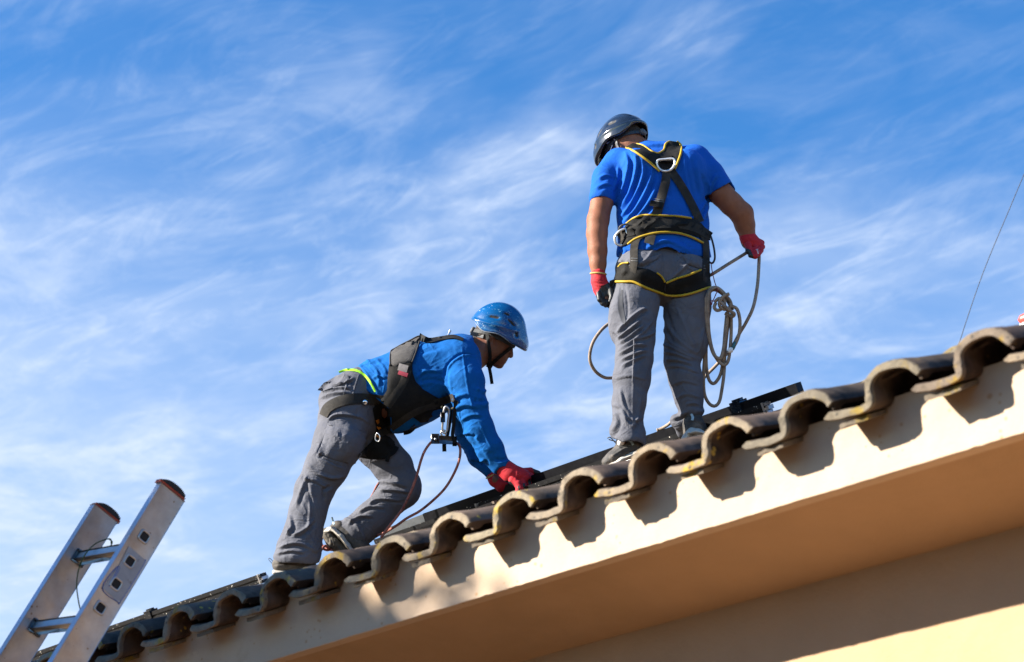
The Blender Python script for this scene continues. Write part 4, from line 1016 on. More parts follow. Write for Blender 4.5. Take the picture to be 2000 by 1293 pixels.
# helmet shell, lining, headband and chin straps, in the head's own frame
VENTS = ((-.050, .070, .026, .0085, .35), (.035, .088, .026, .0075, -.25), (.085, .050, .014, .010, -.9), (-.005, .112, .016, .006, .1))
def helmet(parent, C0, M, sc, m_shell, m_in, D0, hz=.126, cy=-.002, folds=None, rimcut=None, vis=1.0, holes=True, res=.0042, extra=None, half=True):
    o = lambda x, y, z: C0 + (M @ np.array([x, y, z])) * sc
    R3 = np.array((.112, .140, hz)) * sc
    s = Sdf(); s.ballM(o(0, cy, .012), R3, M, .01)
    s.ballM(o(0, .075, .014), np.array((.088, .086, .058)) * sc, M, .04)                       # brow of the shell
    def cut(p):
        q = (p - C0) @ M / sc
        # rim: low at the nape and over the ears, raised at the temples, a small peak in front
        z = .000 - .018 * np.exp(-((q[:, 1] + .065) / .042) ** 2) + .006 * np.clip(-(q[:, 1] + .10) / .03, 0, 1) + .006 * np.exp(-((q[:, 1] - .02) / .04) ** 2)
        return (q[:, 2] - z) * sc
    s.fn(lambda p: cut(p), [C0 - .25, C0 + .25], .1, .004, 's')
    s.ballM(o(0, cy, .004), R3 - .0085, M, .003, 's')
    s.ballM(o(0, .070, -.004), np.array((.080, .078, .052)) * sc, M, .003, 's')
    def deco(V, Nn):
        q = (V - C0) @ M / sc; D = np.zeros(len(V)); ax = np.abs(q[:, 0])
        outer = (Nn * (V - C0)).sum(1) > 0
        # vents and moulded ridges
        for (yy, zz, ly, lz, rt) in VENTS:
            am = -.006
            u = (q[:, 1] - yy) * math.cos(rt) + (q[:, 2] - zz) * math.sin(rt); w = -(q[:, 1] - yy) * math.sin(rt) + (q[:, 2] - zz) * math.cos(rt)
            D += am * np.exp(-((u / ly) ** 4) - (w / lz) ** 2) * outer * (ax > .02)
        D += .004 * np.exp(-((ax - .035) / .008) ** 2) * outer * (q[:, 2] > .06) + .0035 * np.exp(-((q[:, 2] - .045 - .25 * q[:, 1]) / .007) ** 2) * outer * (q[:, 1] < .09)
        D += .003 * np.exp(-((cut(V) / sc + .012) / .006) ** 2) * outer * 0 + .0025 * np.exp(-((-cut(V) / sc * -1 - .010) / .004) ** 2) * outer
        if extra is not None: D += extra(V, Nn, q)
        return D
    def mi(V, Q):
        c = V[Q].mean(1); q = (c - C0) @ M / sc; r = np.sqrt(((q - np.array([0, -.002, .008])) / (R3 / sc - .0045)) ** 2 @ np.ones(3)); inn = (r < 1) & (q[:, 1] < .10)
        ax = np.abs(q[:, 0]); vent = np.zeros(len(Q), bool)
        for (yy, zz, ly, lz, rt) in VENTS:
            u = (q[:, 1] - yy) * math.cos(rt) + (q[:, 2] - zz) * math.sin(rt); w = -(q[:, 1] - yy) * math.sin(rt) + (q[:, 2] - zz) * math.cos(rt)
            vent |= ((u / ly) ** 4 + (w / lz) ** 2 < .55) & (ax > .02)
        return np.where(inn | vent, 1, 0)
    c = C0; b = .30
    V, Q = None, None
    px = to_px(np.array([C0]))[0]
    return grow('helmet', s, (px[0] - 75, px[1] - 75, px[0] + 75, px[1] + 75, C0[2] - .19, C0[2] + .19), [m_shell, m_in], parent, res, rough=.0, smooth_it=1, extra=deco, keep=mi), o
(hV, hQ, hO), ho = helmet(man, HC, HM, .97, M_hel_b, M_hel_in, 0)
def band(parent, o, sc, m, knob=True, side=-1, z0=-.006, name='headband'):
    mb = MB(); pts = []
    for k in range(40):
        a_ = 2 * math.pi * k / 40; pts.append(Vector(to_world(o(.083 * math.cos(a_), .105 * math.sin(a_) - .004, z0 - .030 * max(0, -math.sin(a_)) ** 1.2)[None])[0]))
    axis_w = Vector(to_world(o(0, 0, 1)[None])[0]) - Vector(to_world(o(0, 0, 0)[None])[0])
    mb.tube(pts, .011, 8, closed=True, flat=.22, up=axis_w.normalized().cross(Vector((0.01, 0, 1))).normalized() * 0 + axis_w.normalized()) if False else None
    V = []; n = len(pts); ctr = sum(pts, Vector()) / n
    for p in pts:
        r_ = (p - ctr); r_ = (r_ - axis_w.normalized() * r_.dot(axis_w.normalized())).normalized(); w_ = axis_w.normalized()
        for (a_, b_) in ((.0085, .0), (.0085, .003), (-.0085, .003), (-.0085, .0)): V.append(p + w_ * a_ + r_ * b_)
    mb.add(V, [(4 * i + j, 4 * i + (j + 1) % 4, 4 * ((i + 1) % n) + (j + 1) % 4, 4 * ((i + 1) % n) + j) for i in range(n) for j in range(4)])
    hb_ = mb.obj(name, m, parent, False)
    if knob:
        k_ = MB(); back = Vector(to_world(o(0, -1, 0)[None])[0]) - Vector(to_world(o(0, 0, 0)[None])[0]); back.normalize(); kc = Vector(to_world(o(0, -.112, z0 - .032)[None])[0])
        k_.tube([kc - back * .004, kc, kc + back * .010, kc + back * .013], [.012, .018, .017, .012], 18); k_.obj('adjusting_knob', M_greyp, hb_)
    return hb_
band(man, ho, .97, mat('band_plastic', (.045, .047, .05), .4, var=.2), z0=.0)
# visible straps of the black helmet (traced)
skh = Skin(o_data['bodyperson'])
mb = MB(); V, Fc = strap(skh, [(1201, 262), (1203, 275), (1205, 284), (1209, 296)], 5, .010, .002, default=HC[2] - .06); mb.add(V, Fc); mb.obj('chin_strap', M_greyp, hO)
mb = MB(); V, Fc = strap(skh, [(1184, 280), (1193, 277), (1201, 272)], 3.5, .012, .002, default=HC[2] - .06); mb.add(V, Fc)
V, Fc = strap(skh, [(1196, 283), (1191, 296), (1188, 306)], 2, .010, .002, default=HC[2] - .06); mb.add(V, Fc); mb.obj('mask_loop', M_sock, man)
# short dark hair cap
hair = Sdf(); o2 = lambda x, y, z: HC + (HM @ np.array([x, y, z])) * .98
hair.ballM(o2(0, -.010, .022), (.0765, .0965, .0895), HM, .01)
hair.fn(lambda p: ((p - HC) @ HM)[:, 2] + .045 - .25 * ((p - HC) @ HM)[:, 1], [HC - .2, HC + .2], .1, .004, 's')
grow('hair', hair, (1160, 225, 1280, 345, HC[2] - .15, HC[2] + .15), mat('short_dark_hair', (.030, .022, .018), .8, var=.4, vscale=200, bump=.9, bscale=900), man, .0042, rough=.0006, nsc=120)

M_slit_shade = mat('painted_slit_shade', (.030, .032, .040), .9, var=.2, vscale=20)
M_strap = mat('worn_webbing', (.022, .0195, .0165), .8, var=.25, vscale=30, bump=.6, bscale=520, c2=(.040, .034, .027), c2scale=14, c2lo=.46, c2hi=.68, spec=.2)
# ------------------------------------------------------------------ harness of the standing person
hs = thing  # the harness pieces are worn: children of the person
def part(name, m, vf, parent, smooth=True):
    mb = MB()
    for V, Fc in (vf if isinstance(vf, list) else [vf]): mb.add(V, Fc)
    o = mb.obj(name, m, parent, smooth); return auto_smooth(o, 40)
def piping(skin, pts, parent, r=2.0, off=.006, m=None, name='edging'):
    mb = MB(); mb.tube(lay(skin, pts, off), r / 455, 8); return mb.obj(name, m or M_yel, parent)
# shoulder yoke pad
yoke = [(1222, 287), (1236, 279), (1252, 283), (1268, 293), (1284, 299), (1296, 294), (1300, 281), (1310, 275), (1324, 277), (1331, 290), (1328, 308), (1320, 325), (1312, 333), (1290, 334), (1276, 322), (1256, 306), (1238, 294)]
pY = part('shoulder_yoke', M_web, pad(skS, yoke, .003, .010, 5, .003), man)
sk2 = Skin((teeV, teeQ))
piping(skS, [(1222, 288), (1238, 295), (1256, 307), (1274, 321), (1288, 335)], pY, 2.3, .014); piping(skS, [(1243, 281), (1256, 284), (1270, 294), (1284, 299), (1296, 293), (1300, 281), (1308, 276)], pY, 2.2, .014); piping(skS, [(1322, 276), (1330, 284), (1330, 298), (1324, 316), (1318, 330)], pY, 2.3, .014)
# waist belt pad with edging and belt
belt = [(1211, 452), (1226, 436), (1244, 424), (1262, 420), (1290, 421), (1320, 421), (1350, 425), (1370, 436), (1386, 455), (1388, 470), (1372, 466), (1350, 458), (1320, 453), (1290, 453), (1262, 458), (1240, 466), (1222, 478), (1210, 482)]
pB = part('waist_pad', M_web, pad(skS, belt, .003, .011, 5, .004), man)
piping(skS, [(1223, 437), (1240, 425), (1262, 420), (1292, 421), (1322, 422), (1350, 426)], pB, 2.2, .013); piping(skS, [(1226, 477), (1240, 467), (1262, 459), (1290, 454), (1322, 455), (1348, 462), (1373, 474)], pB, 2.4, .013)
part('belt', M_strap, strap(skS, [(1208, 464), (1228, 450), (1256, 440), (1290, 437), (1330, 438), (1362, 446), (1388, 462)], 17, .015, .004), man)
# crossing back straps
part('back_strap', M_strap, strap(skS, [(1302, 330), (1300, 355), (1292, 385), (1284, 412), (1276, 442), (1267, 476)], 18, .010, .004, wide=[15, 18, 18, 19, 19, 19]), man)
part('back_strap', M_strap, strap(skS, [(1308, 330), (1326, 355), (1344, 385), (1358, 412), (1368, 434)], 16, .006, .004), man)
part('strap_buckle', M_web, [strap(skS, [(1283, 393), (1281, 404)], 25, .020, .006, per=3)], man)
for q in ([(1277, 388), (1297, 391)], [(1277, 392), (1297, 395)], [(1232, 504), (1245, 505)], [(1232, 509), (1245, 510)], [(1374, 519), (1385, 520)], [(1374, 524), (1385, 525)]): part('stitching', M_greyp, strap(skS, q, 1.4, .0155, .001), man)
# drop straps to the leg loops
part('drop_strap', M_strap, strap(skS, [(1258, 455), (1244, 464), (1238, 485), (1238, 510), (1233, 540)], 15, .010, .004), man)
part('drop_strap', M_strap, strap(skS, [(1374, 456), (1379, 480), (1380, 510), (1380, 552)], 13, .010, .004), man)
# leg loop pads
LL = [(1207, 512), (1222, 512), (1226, 518), (1246, 522), (1268, 526), (1284, 534), (1299, 550), (1297, 576), (1282, 570), (1262, 561), (1240, 551), (1220, 549), (1199, 549)]
pL = part('leg_loop', M_web, pad(skS, LL, .003, .008, 5, .003), man)
piping(skS, [(1199, 550), (1222, 550), (1238, 551), (1262, 562), (1297, 575)], pL, 2.5, .010); piping(skS, [(1207, 522), (1214, 515), (1228, 513)], pL, 2.0, .010); piping(skS, [(1283, 533), (1292, 540), (1299, 551)], pL, 2.0, .010)
RL = [(1301, 552), (1320, 544), (1345, 536), (1368, 527), (1387, 532), (1388, 558), (1372, 566), (1345, 573), (1320, 577), (1299, 575)]
pR = part('leg_loop', M_web, pad(skS, RL, .003, .008, 5, .003), man)
piping(skS, [(1301, 553), (1322, 544), (1345, 537), (1369, 527)], pR, 2.2, .010); piping(skS, [(1298, 576), (1322, 578), (1350, 573), (1388, 560)], pR, 2.5, .010)
# back D ring
def ring3(pts, r, m, parent, name, closed=True, per=8):
    mb = MB(); mb.tube([W3(*q) for q in spline(pts, per, closed)], r, 10, closed=closed); return mb.obj(name, m, parent)
dz = skS.depth(1300, 325, 8.9) - .028
ring3([(1284, 314, dz), (1285, 326, dz - .006), (1295, 334, dz - .012), (1309, 332, dz - .012), (1317, 322, dz - .006), (1316, 311, dz), (1300, 311, dz + .004)], .0052, M_alubright, man, 'd_ring')
part('ring_keeper', M_web, [strap(skS, [(1290, 310), (1312, 309)], 11, .018, .012)], man)
# side loop and karabiner at the left hip
dk = skS.depth(1214, 462, 8.8) - .03
kb = thing('karabiner', 'bright alloy karabiner clipped at the left hip of the standing worker', 'karabiner', W3(1216, 462, dk)[:])
ring3([(1222, 446, dk), (1209, 452, dk - .008), (1201, 463, dk - .01), (1203, 475, dk - .01), (1213, 479, dk - .008), (1226, 475, dk - .006), (1227, 467, dk - .004)], .0052, M_alubright, kb, 'frame', False)
ring3([(1222, 446, dk), (1224, 456, dk - .008), (1227, 467, dk - .004)], .0036, M_steel, kb, 'gate', False)
ring3([(1208, 452, dk + .01), (1212, 442, dk), (1224, 438, dk - .004), (1238, 443, dk - .008), (1248, 452, dk - .004)], .0045, mat('black_rubber_tube', (.03, .03, .03), .6), man, 'lanyard_loop', False)
part('keeper_strap', M_web, [strap(skS, [(1216, 458), (1238, 452)], 14, .016, .005)], man)
ring3([(1385, 452, 8.98), (1391, 470, 8.96), (1395, 488, 8.95), (1396, 505, 8.94), (1391, 514, 8.94), (1383, 510, 8.95)], .0045, bpy.data.materials['black_rubber_tube'], man, 'lanyard_loop', False)
part('cargo_slit_shade', M_slit_shade, strap(skS, [(1215, 566), (1212, 590), (1215, 615), (1221, 634)], 9, .001, .002, wide=[3, 8, 10, 9, 3]), man)  # dark strip laid on the cloth, painted as shade in the pocket opening
part('knee_seam', M_trs, strap(skS, [(1238, 662), (1237, 700), (1235, 745)], 2.0, .0005, .002), man)
# back pocket flaps, side buckle by the glove
part('pocket_flap', M_trs, pad(skS, [(1249, 513), (1270, 502), (1291, 496), (1284, 505), (1272, 511), (1256, 515)], .002, .008, 4), man)
part('pocket_flap', M_trs, pad(skS, [(1334, 500), (1345, 508), (1362, 513), (1370, 524), (1350, 520), (1340, 512)], .002, .008, 4), man)
mb = MB(); mb.box(W3(1193, 560, 8.70), CR * .008 + CU * .003, CU * .026 + CR * .006, CF * .006, 0, .003); mb.obj('leg_buckle', M_greyp, man)
# ------------------------------------------------------------------ ropes of the standing person
def rope(name, label, cat, pts, r, m, parent=None, per=10):
    mb = MB(); mb.tube([W3(*q) for q in spline(pts, per)], r, 10); o = mb.obj(name, m, parent)
    return tag(o, label, cat) if parent is None else o
r0 = .0073
rope('rope', 'long pale rope held in the raised red glove, looping round behind the worker', 'rope',
     [(1197, 738, 8.95), (1180, 737, 8.92), (1162, 724, 8.9), (1152, 702, 8.88), (1156, 674, 8.88), (1170, 650, 8.9), (1188, 633, 8.95), (1215, 618, 9.0), (1300, 580, 9.0), (1370, 545, 8.95), (1390, 536, 8.85), (1422, 516, 8.88), (1448, 500, 8.93), (1463, 491, 8.955), (1475, 488, 8.96), (1482, 494, 8.955), (1482, 520, 8.90), (1479, 560, 8.84), (1471, 600, 8.79), (1457, 630, 8.79), (1445, 650, 8.8), (1428, 680, 8.81), (1402, 710, 8.81), (1370, 744, 8.83), (1340, 790, 8.9), (1310, 825, 8.95), (1290, 838, 8.98), (1283, 840, 8.98)], r0, M_rope)
coil = thing('rope_coil', 'knotted coil of dusty rope hanging by the right thigh of the standing worker', 'rope', W3(1400, 565, 8.72)[:])
dc = 8.70
def strand(pts, nm='strand', per=9, r=r0): 
    mb = MB(); mb.tube([W3(x, y, dc + e) for x, y, e in spline(pts, per)], r, 10); return mb.obj(nm, M_rope, coil)
strand([(1424, 590, .012), (1416, 575, .01), (1404, 564, 0), (1392, 562, 0), (1384, 572, 0), (1380, 600, 0), (1379, 650, 0), (1376, 700, 0), (1374, 740, 0), (1376, 770, 0), (1385, 788, 0), (1396, 793, 0), (1405, 784, 0), (1410, 760, .0), (1414, 730, .0), (1416, 690, .01), (1420, 650, .01), (1426, 612, .01)])
strand([(1430, 606, -.0), (1426, 588, .0), (1412, 572, -.012), (1400, 562, -.013), (1388, 568, -.012), (1383, 590, -.012), (1384, 640, -.012), (1388, 670, -.012), (1394, 690, -.012), (1404, 706, -.012), (1414, 713, -.01), (1422, 705, -.006), (1426, 680, -.004), (1428, 650, 0), (1428, 612, 0)])
strand([(1422, 604, -.016), (1419, 640, -.01), (1415, 670, -.01), (1410, 694, -.018), (1404, 700, -.02), (1394, 692, -.02), (1386, 668, -.02), (1381, 640, -.016), (1378, 600, -.010), (1381, 577, -.004), (1394, 566, .01), (1412, 575, .02), (1426, 596, .02)])
strand([(1420, 610, -.006), (1416, 650, -.004), (1413, 690, .004), (1410, 720, .01), (1404, 738, .01), (1394, 749, .012), (1385, 742, .01), (1380, 720, .01), (1379, 690, .008), (1380, 650, .01)])
strand([(1425, 600, -.01), (1432, 599, -.016), (1440, 605, -.016), (1445, 625, -.016), (1444, 650, -.016), (1438, 668, -.016), (1433, 676, -.016)], 'rope_end')
strand([(1398, 592, -.02), (1395, 600, -.026), (1400, 606, -.026), (1408, 604, -.026), (1415, 596, -.026), (1413, 586, -.02), (1404, 583, -.02), (1396, 590, -.022)], 'knot')
strand([(1424, 574, -.030), (1414, 578, -.034), (1406, 588, -.034), (1406, 598, -.034), (1414, 604, -.03), (1424, 602, -.02), (1428, 592, -.02)], 'knot')
strand([(1408, 590, -.036), (1416, 598, -.042), (1426, 607, -.042), (1434, 613, -.036), (1430, 618, -.02), (1416, 612, -.01)], 'knot')
mb = MB(); mb.tube([W3(1436, 668, dc - .016), W3(1433, 677, dc - .016), W3(1430, 683, dc - .016)], [.0078, .0082, .0076], 12); mb.obj('teal_tape', mat('teal_tape', (.03, .12, .14), .5), coil)
mb = MB(); mb.tube([W3(1430, 680, dc - .016), W3(1427, 684, dc - .018), W3(1423, 686, dc - .02), W3(1421, 686, dc - .02)], [.008, .0125, .0105, .005], 12); mb.obj('frayed_end', M_sock, coil)
cordm = mat('dark_red_cord', (.16, .012, .02), .7)
rope('cord', 'thin dark red cord tied from the belt to the rope coil', 'cord', [(1389, 514, 8.74), (1391, 530, 8.72), (1396, 551, 8.70), (1401, 566, 8.675), (1398, 575, 8.67), (1393, 586, 8.67), (1389, 588, 8.67), (1388, 593, 8.67), (1390, 595, 8.67), (1392, 588, 8.67), (1397, 590, 8.67)], .0020, cordm)
# ------------------------------------------------------------------ leaning person
def dK(py, e=0.0): return 9.40 + (1100 - py) * .00105 + e
def kd(x, y, hw, e=0.0, hd=None): return (x, y, dK(y, e), hw, hd)
m2_ = thing('person', 'worker in blue helmet and sweatshirt leaning forward with red gloves on the rail', 'person', W3(600, 1100, 9.4)[:])
KM = frame((.865, -.50, -.06), (.49, .87, .0)); KC = C3(971, 655, dK(655, .0))
TOR = [kd(712, 755, 35, 0, .14), kd(738, 768, 56, 0, .16), kd(765, 770, 73, 0, .17), kd(812, 750, 76, 0, .18), kd(860, 730, 70, 0, .185), kd(893, 706, 50, 0, .16)]
ARM_N = [kd(893, 704, 42, -.12, .085), kd(908, 748, 38, -.17, .078), kd(920, 795, 32, -.18, .068), kd(936, 838, 29, -.17, .062), kd(957, 878, 26, -.15, .056), kd(976, 908, 20, -.13, .046)]
ARM_F = [kd(900, 745, 34, .16, .07), kd(906, 800, 31, .17, .066), kd(918, 845, 28, .14, .06), kd(938, 890, 24, .10, .052), kd(960, 920, 16, .06, .042)]
LEG_N = [kd(690, 770, 46, -.05, .13), kd(674, 815, 50, -.08, .11), kd(660, 865, 47, -.10, .105), kd(638, 912, 41, -.11, .095), kd(613, 958, 36, -.10, .082), kd(601, 1000, 35, -.09, .078), kd(592, 1040, 36, -.08, .078), kd(584, 1072, 42, -.07, .085), kd(580, 1092, 43, -.07, .088)]
LEG_F = [kd(705, 810, 44, .10, .10), kd(735, 872, 40, .14, .095), kd(768, 912, 37, .16, .09), kd(788, 946, 31, .17, .08), kd(765, 973, 32, .17, .078), kd(728, 1012, 33, .17, .075), kd(694, 1040, 34, .17, .078)]
bd = Sdf()
bd.chain(shrink(TOR[:4], .66) + shrink(TOR[4:], .90), k=.03, inner=.03); bd.chain(shrink(ARM_N, .82), k=.03); bd.chain(shrink(ARM_F, .82), k=.03)
bd.chain(shrink(LEG_N[:-2], .82), k=.03); bd.chain(shrink(LEG_F[:-1], .82), k=.03)
bd.chain([kd(905, 700, 34, 0, .075), kd(930, 690, 29, 0, .066), kd(952, 680, 27, 0, .062)], k=.03)
head_shape(bd, KC, KM, 1.0)
bd.chain([kd(976, 905, 13, -.13, .03), kd(995, 925, 13, -.12, .03), kd(1020, 935, 12, -.11, .035)], k=.01)
bd.chain([kd(960, 918, 11, .06, .03), kd(970, 938, 11, .05, .03), kd(990, 950, 10, .05, .03)], k=.01)
bd.chain([kd(580, 1075, 16, -.07, .04), kd(578, 1108, 9, -.07, .03), kd(596, 1112, 5, -.07, .03)], k=.01)
bd.chain([kd(728, 1012, 24, .17, .05), kd(690, 1042, 17, .17, .04), kd(668, 1052, 15, .17, .035), kd(690, 1068, 10, .17, .035)], k=.01)
grow('body', bd, (520, 560, 1075, 1130, 9.1, 10.25), M_skin2, m2_, .0062, rough=.0004)
# sweatshirt
sw = Sdf()
sw.chain(TOR, k=.03, inner=.035); sw.ball(740, 735, dK(735), 52, 34, .15, .04, .35); sw.ball(790, 790, dK(790), 52, 50, .15, .04, .2)
sw.chain(ARM_N, k=.035, inner=.02); sw.chain(ARM_F, k=.03, inner=.02)
sw.ball(897, 700, dK(700, -.06), 44, 42, .12, .04)
sw.chain([kd(905, 694, 40, 0, .10), kd(928, 694, 36, 0, .082), kd(938, 690, 36, 0, .078)], k=.03)
sw.plane(932, 692, dK(692), .93, -.22, .003, around=.125)
sw.chain([kd(915, 695, 29, 0, .064), kd(948, 684, 31, 0, .070)], k=.004, op='s')
sw.ball(985, 911, dK(911, -.13), 18, 11, .045, .012, -.75); sw.ball(976, 900, dK(900, -.13), 20, 12, .048, .012, -.75)
sw.plane(985, 917, dK(917, -.13), .55, .83, .003, around=.07); sw.plane(965, 926, dK(926, .06), .5, .86, .003, around=.06)
sw.chain([kd(976, 905, 15, -.13, .036), kd(996, 935, 19, -.13, .042)], k=.004, op='s'); sw.chain([kd(958, 915, 12, .06, .03), kd(976, 945, 15, .06, .036)], k=.004, op='s')
def hemcut(p):
    # hem line rises from the back over the hip: cut behind a plane through the traced hem
    a = C3(676, 722, dK(722)); b = C3(738, 775, dK(775)); t = b - a; n = np.array([t[1], -t[0], 0]); n /= np.linalg.norm(n)
    return ((p - a) @ n) * (1 if ((C3(800, 700, 9.8) - a) @ n) > 0 else -1)
sw.ops.append(('s', lambda p: np.maximum(hemcut(p), ((p - C3(715, 765, 9.7)) @ np.array([1, 0, 0])) - .12), .004, np.full(3, -1e9), np.full(3, 1e9)))
KF = []
def kf(pts, amp, w, dx=4, dy=4): KF.append((pts, amp * 1.75, w * .8)); KF.append(([(x + dx, y + dy) for x, y in pts], -amp * 1.1, w * .9))
for pts, amp, w in (
    ([(866, 738), (872, 715), (885, 700), (905, 690), (930, 694)], -5, 2.2), ([(902, 678), (908, 720), (916, 770), (926, 800)], 3.2, 1.5), ([(938, 828), (952, 860), (966, 884)], 3.0, 1.4),
    ([(880, 790), (895, 775), (915, 772)], 7, 5), ([(886, 802), (905, 792), (930, 796)], 6, 5), ([(925, 780), (938, 785), (948, 780)], -9, 7), ([(930, 758), (942, 766), (950, 762)], 6, 5),
    ([(900, 822), (918, 812), (940, 812)], 5, 4), ([(930, 850), (940, 868), (960, 884)], 6, 5), ([(908, 830), (925, 855), (945, 890), (955, 905)], -4, 5), ([(968, 898), (984, 898), (998, 890)], -6, 4),
    ([(935, 705), (948, 735), (950, 750)], 5, 5), ([(872, 722), (876, 760), (888, 792)], -6, 5),
    ([(812, 740), (830, 725), (862, 726)], 5, 4), ([(815, 748), (840, 742), (868, 748)], -4, 5), ([(818, 690), (836, 686), (860, 680)], -3, 6), ([(812, 722), (820, 745), (822, 755)], 5, 4),
    ([(700, 712), (716, 728), (728, 752)], 6, 4.5), ([(716, 704), (735, 722), (742, 752)], 6, 4.5), ([(690, 716), (712, 708), (745, 702)], 5, 4), ([(728, 738), (742, 735), (756, 738)], 4, 3), ([(736, 705), (748, 715), (756, 730)], 5, 4),
    ([(760, 840), (790, 838), (830, 820)], 5, 5), ([(895, 850), (915, 846), (925, 850)], 5, 4), ([(920, 895), (935, 900), (948, 898)], 6, 4), ([(900, 868), (915, 880), (925, 900)], 5, 5)):
    kf(pts, amp, w)
swV, swQ, _ = grow('sweatshirt', sw, (655, 635, 1020, 945, 9.1, 10.2), M_fleece, m2_, .0043, KF, [(925, 800, 34, 40, 20, 14, 4, 21), (720, 735, 44, 36, 40, 13, 4, 22), (905, 870, 30, 40, 30, 12, 4, 23), (840, 740, 40, 40, -20, 16, 3, 24)], rough=.0016, nsc=18)
# tee hem in hi-vis showing under the sweatshirt
# trousers
tk = Sdf()
tk.chain([kd(710, 750, 32, 0, .125), kd(704, 776, 48, 0, .145), kd(690, 812, 52, 0, .15)], k=.03, dmul=1.0, inner=.03)
tk.ball(664, 785, dK(785, -.02), 42, 44, .13, .04, .0); tk.ball(668, 790, dK(790, .08), 42, 44, .12, .04, .0)
tk.chain(LEG_N, k=.03, inner=.03); tk.chain(LEG_F, k=.02, inner=.025)
tk.ball(790, 957, dK(957, .17), 31, 34, .08, .03, .3)
tk.ball(672, 868, dK(868, -.13), 36, 42, .10, .02, -.3)
tk.ball(627, 935, dK(935, -.10), 30, 20, .085, .02, .3)
tk.ball(577, 1083, dK(1083, -.07), 43, 14, .09, .02, .1); tk.ball(664, 1030, dK(1030, .17), 17, 12, .07, .02, -.5)
tk.plane(578, 1098, dK(1098, -.07), -.05, 1, .004, around=.14)
tk.plane(676, 1052, dK(1052, .17), -.70, .72, .004, around=.12)
tk.chain([kd(580, 1080, 33, -.07, .066), kd(578, 1120, 37, -.07, .075)], k=.004, op='s'); tk.chain([kd(690, 1040, 25, .17, .058), kd(655, 1070, 28, .17, .062)], k=.004, op='s')
KF = []
for pts, amp, w in (
    ([(640, 752), (668, 748), (690, 738)], 6, 3), ([(628, 765), (660, 757), (684, 758)], 6, 3), ([(626, 778), (655, 768), (682, 768)], 6, 3), ([(640, 742), (665, 735), (684, 736)], 5, 3),
    ([(640, 820), (660, 810), (700, 815), (725, 830)], 6, 3.4), ([(645, 822), (636, 850), (618, 888)], -7, 2.6), ([(645, 822), (668, 826), (690, 838), (712, 846)], -5, 2.2), ([(664, 830), (656, 862), (644, 892)], 5, 2.6),
    ([(640, 835), (632, 862), (622, 890)], 6, 3), ([(650, 838), (648, 866), (640, 890)], 5, 3), ([(618, 890), (640, 900), (668, 912)], -6, 2.4), ([(672, 845), (682, 870), (672, 900)], 4, 3.5),
    ([(602, 908), (620, 925), (646, 934), (672, 930)], 8, 4), ([(594, 935), (616, 940), (640, 955)], 7, 4), ([(590, 925), (600, 950), (608, 985)], -6, 5), ([(645, 950), (632, 958), (634, 975)], -7, 4), ([(600, 930), (588, 960), (580, 985)], 5, 5),
    ([(602, 960), (606, 1000), (600, 1035)], 4, 3), ([(560, 1030), (575, 1045), (600, 1030), (612, 1015)], 7, 4), ([(566, 1005), (570, 1028), (560, 1045)], 6, 4.5), ([(545, 1070), (570, 1062), (596, 1066), (618, 1080)], 7, 4), ([(540, 1082), (566, 1076), (592, 1080)], 5, 3.2), ([(600, 1040), (612, 1060), (622, 1080)], 6, 5),
    ([(728, 950), (745, 942), (770, 945), (792, 950)], 8, 4), ([(740, 958), (765, 958), (800, 962)], 6, 3.4), ([(720, 985), (740, 975), (780, 978)], 5, 3), ([(700, 1000), (722, 990), (750, 992)], 5, 3), ([(680, 1022), (705, 1008), (726, 1010)], 6, 3.2), ([(690, 902), (712, 918), (735, 945)], 5, 3), ([(745, 870), (775, 900), (800, 930)], 3.5, 4), ([(730, 880), (762, 912), (785, 940)], 3.5, 4),
    ([(668, 1012), (690, 1020), (706, 1040), (712, 1056)], 7, 4)):
    kf(pts, amp, w)
KF += [([(682, 740), (690, 760), (684, 778)], -3, 1.6), ([(700, 795), (696, 815), (690, 822)], -3, 1.5), ([(612, 930), (606, 980), (600, 1030), (592, 1090)], 2, 1.3)]
tkV, tkQ, _ = grow('work_trousers', tk, (518, 715, 835, 1110, 9.1, 10.15), M_trs, m2_, .0042, KF, [(640, 930, 44, 34, 20, 10, 5, 31), (655, 790, 40, 40, -12, 9, 3, 32), (580, 1050, 40, 40, 12, 12, 4.5, 33), (750, 965, 50, 34, 8, 10, 4, 34), (700, 1020, 34, 30, 20, 9, 4, 35)], rough=.0014)
# hi-vis hem peeping out below the sweatshirt
skK = Skin((swV, swQ), (tkV, tkQ)); skT = Skin((tkV, tkQ)); skW = Skin((swV, swQ))
part('shirt_hem', mat('lime_hem', (.30, .66, .015), .8, bump=.3, bscale=300), strap(skK, [(662, 727), (678, 722), (698, 724), (712, 733), (724, 748), (733, 765)], 4.5, .004, .004), m2_)
# shoes
sh = Sdf(); sh.chain([kd(548, 1104, 16, -.07, .045), kd(575, 1103, 15, -.07, .045), kd(606, 1106, 12, -.07, .042)], k=.01, inner=.02); sh.ball(552, 1098, dK(1098, -.07), 18, 14, .045, .015)
shN = grow('shoe', sh, (520, 1078, 630, 1130, 9.15, 9.5), M_shoe, m2_, .004, [([(532, 1104), (560, 1100), (590, 1104)], -2.5, 1.6)], rough=.0008, nsc=60)
so_ = Sdf(); so_.chain([kd(537, 1117, 5, -.07, .045), kd(575, 1119, 5, -.07, .048), kd(614, 1117, 5, -.07, .04)], k=.01); grow('sole', so_, (520, 1100, 635, 1135, 9.15, 9.5), M_sole, shN[2], .004, rough=.0003)
mb = MB(); mb.tube([W3(*q) for q in spline([(534, 1099, 9.32), (531, 1094, 9.32), (526, 1090, 9.32), (525, 1093, 9.32), (530, 1099, 9.32), (533, 1103, 9.32)], 5)], .0014, 6); mb.obj('lace', M_greyp, shN[2])
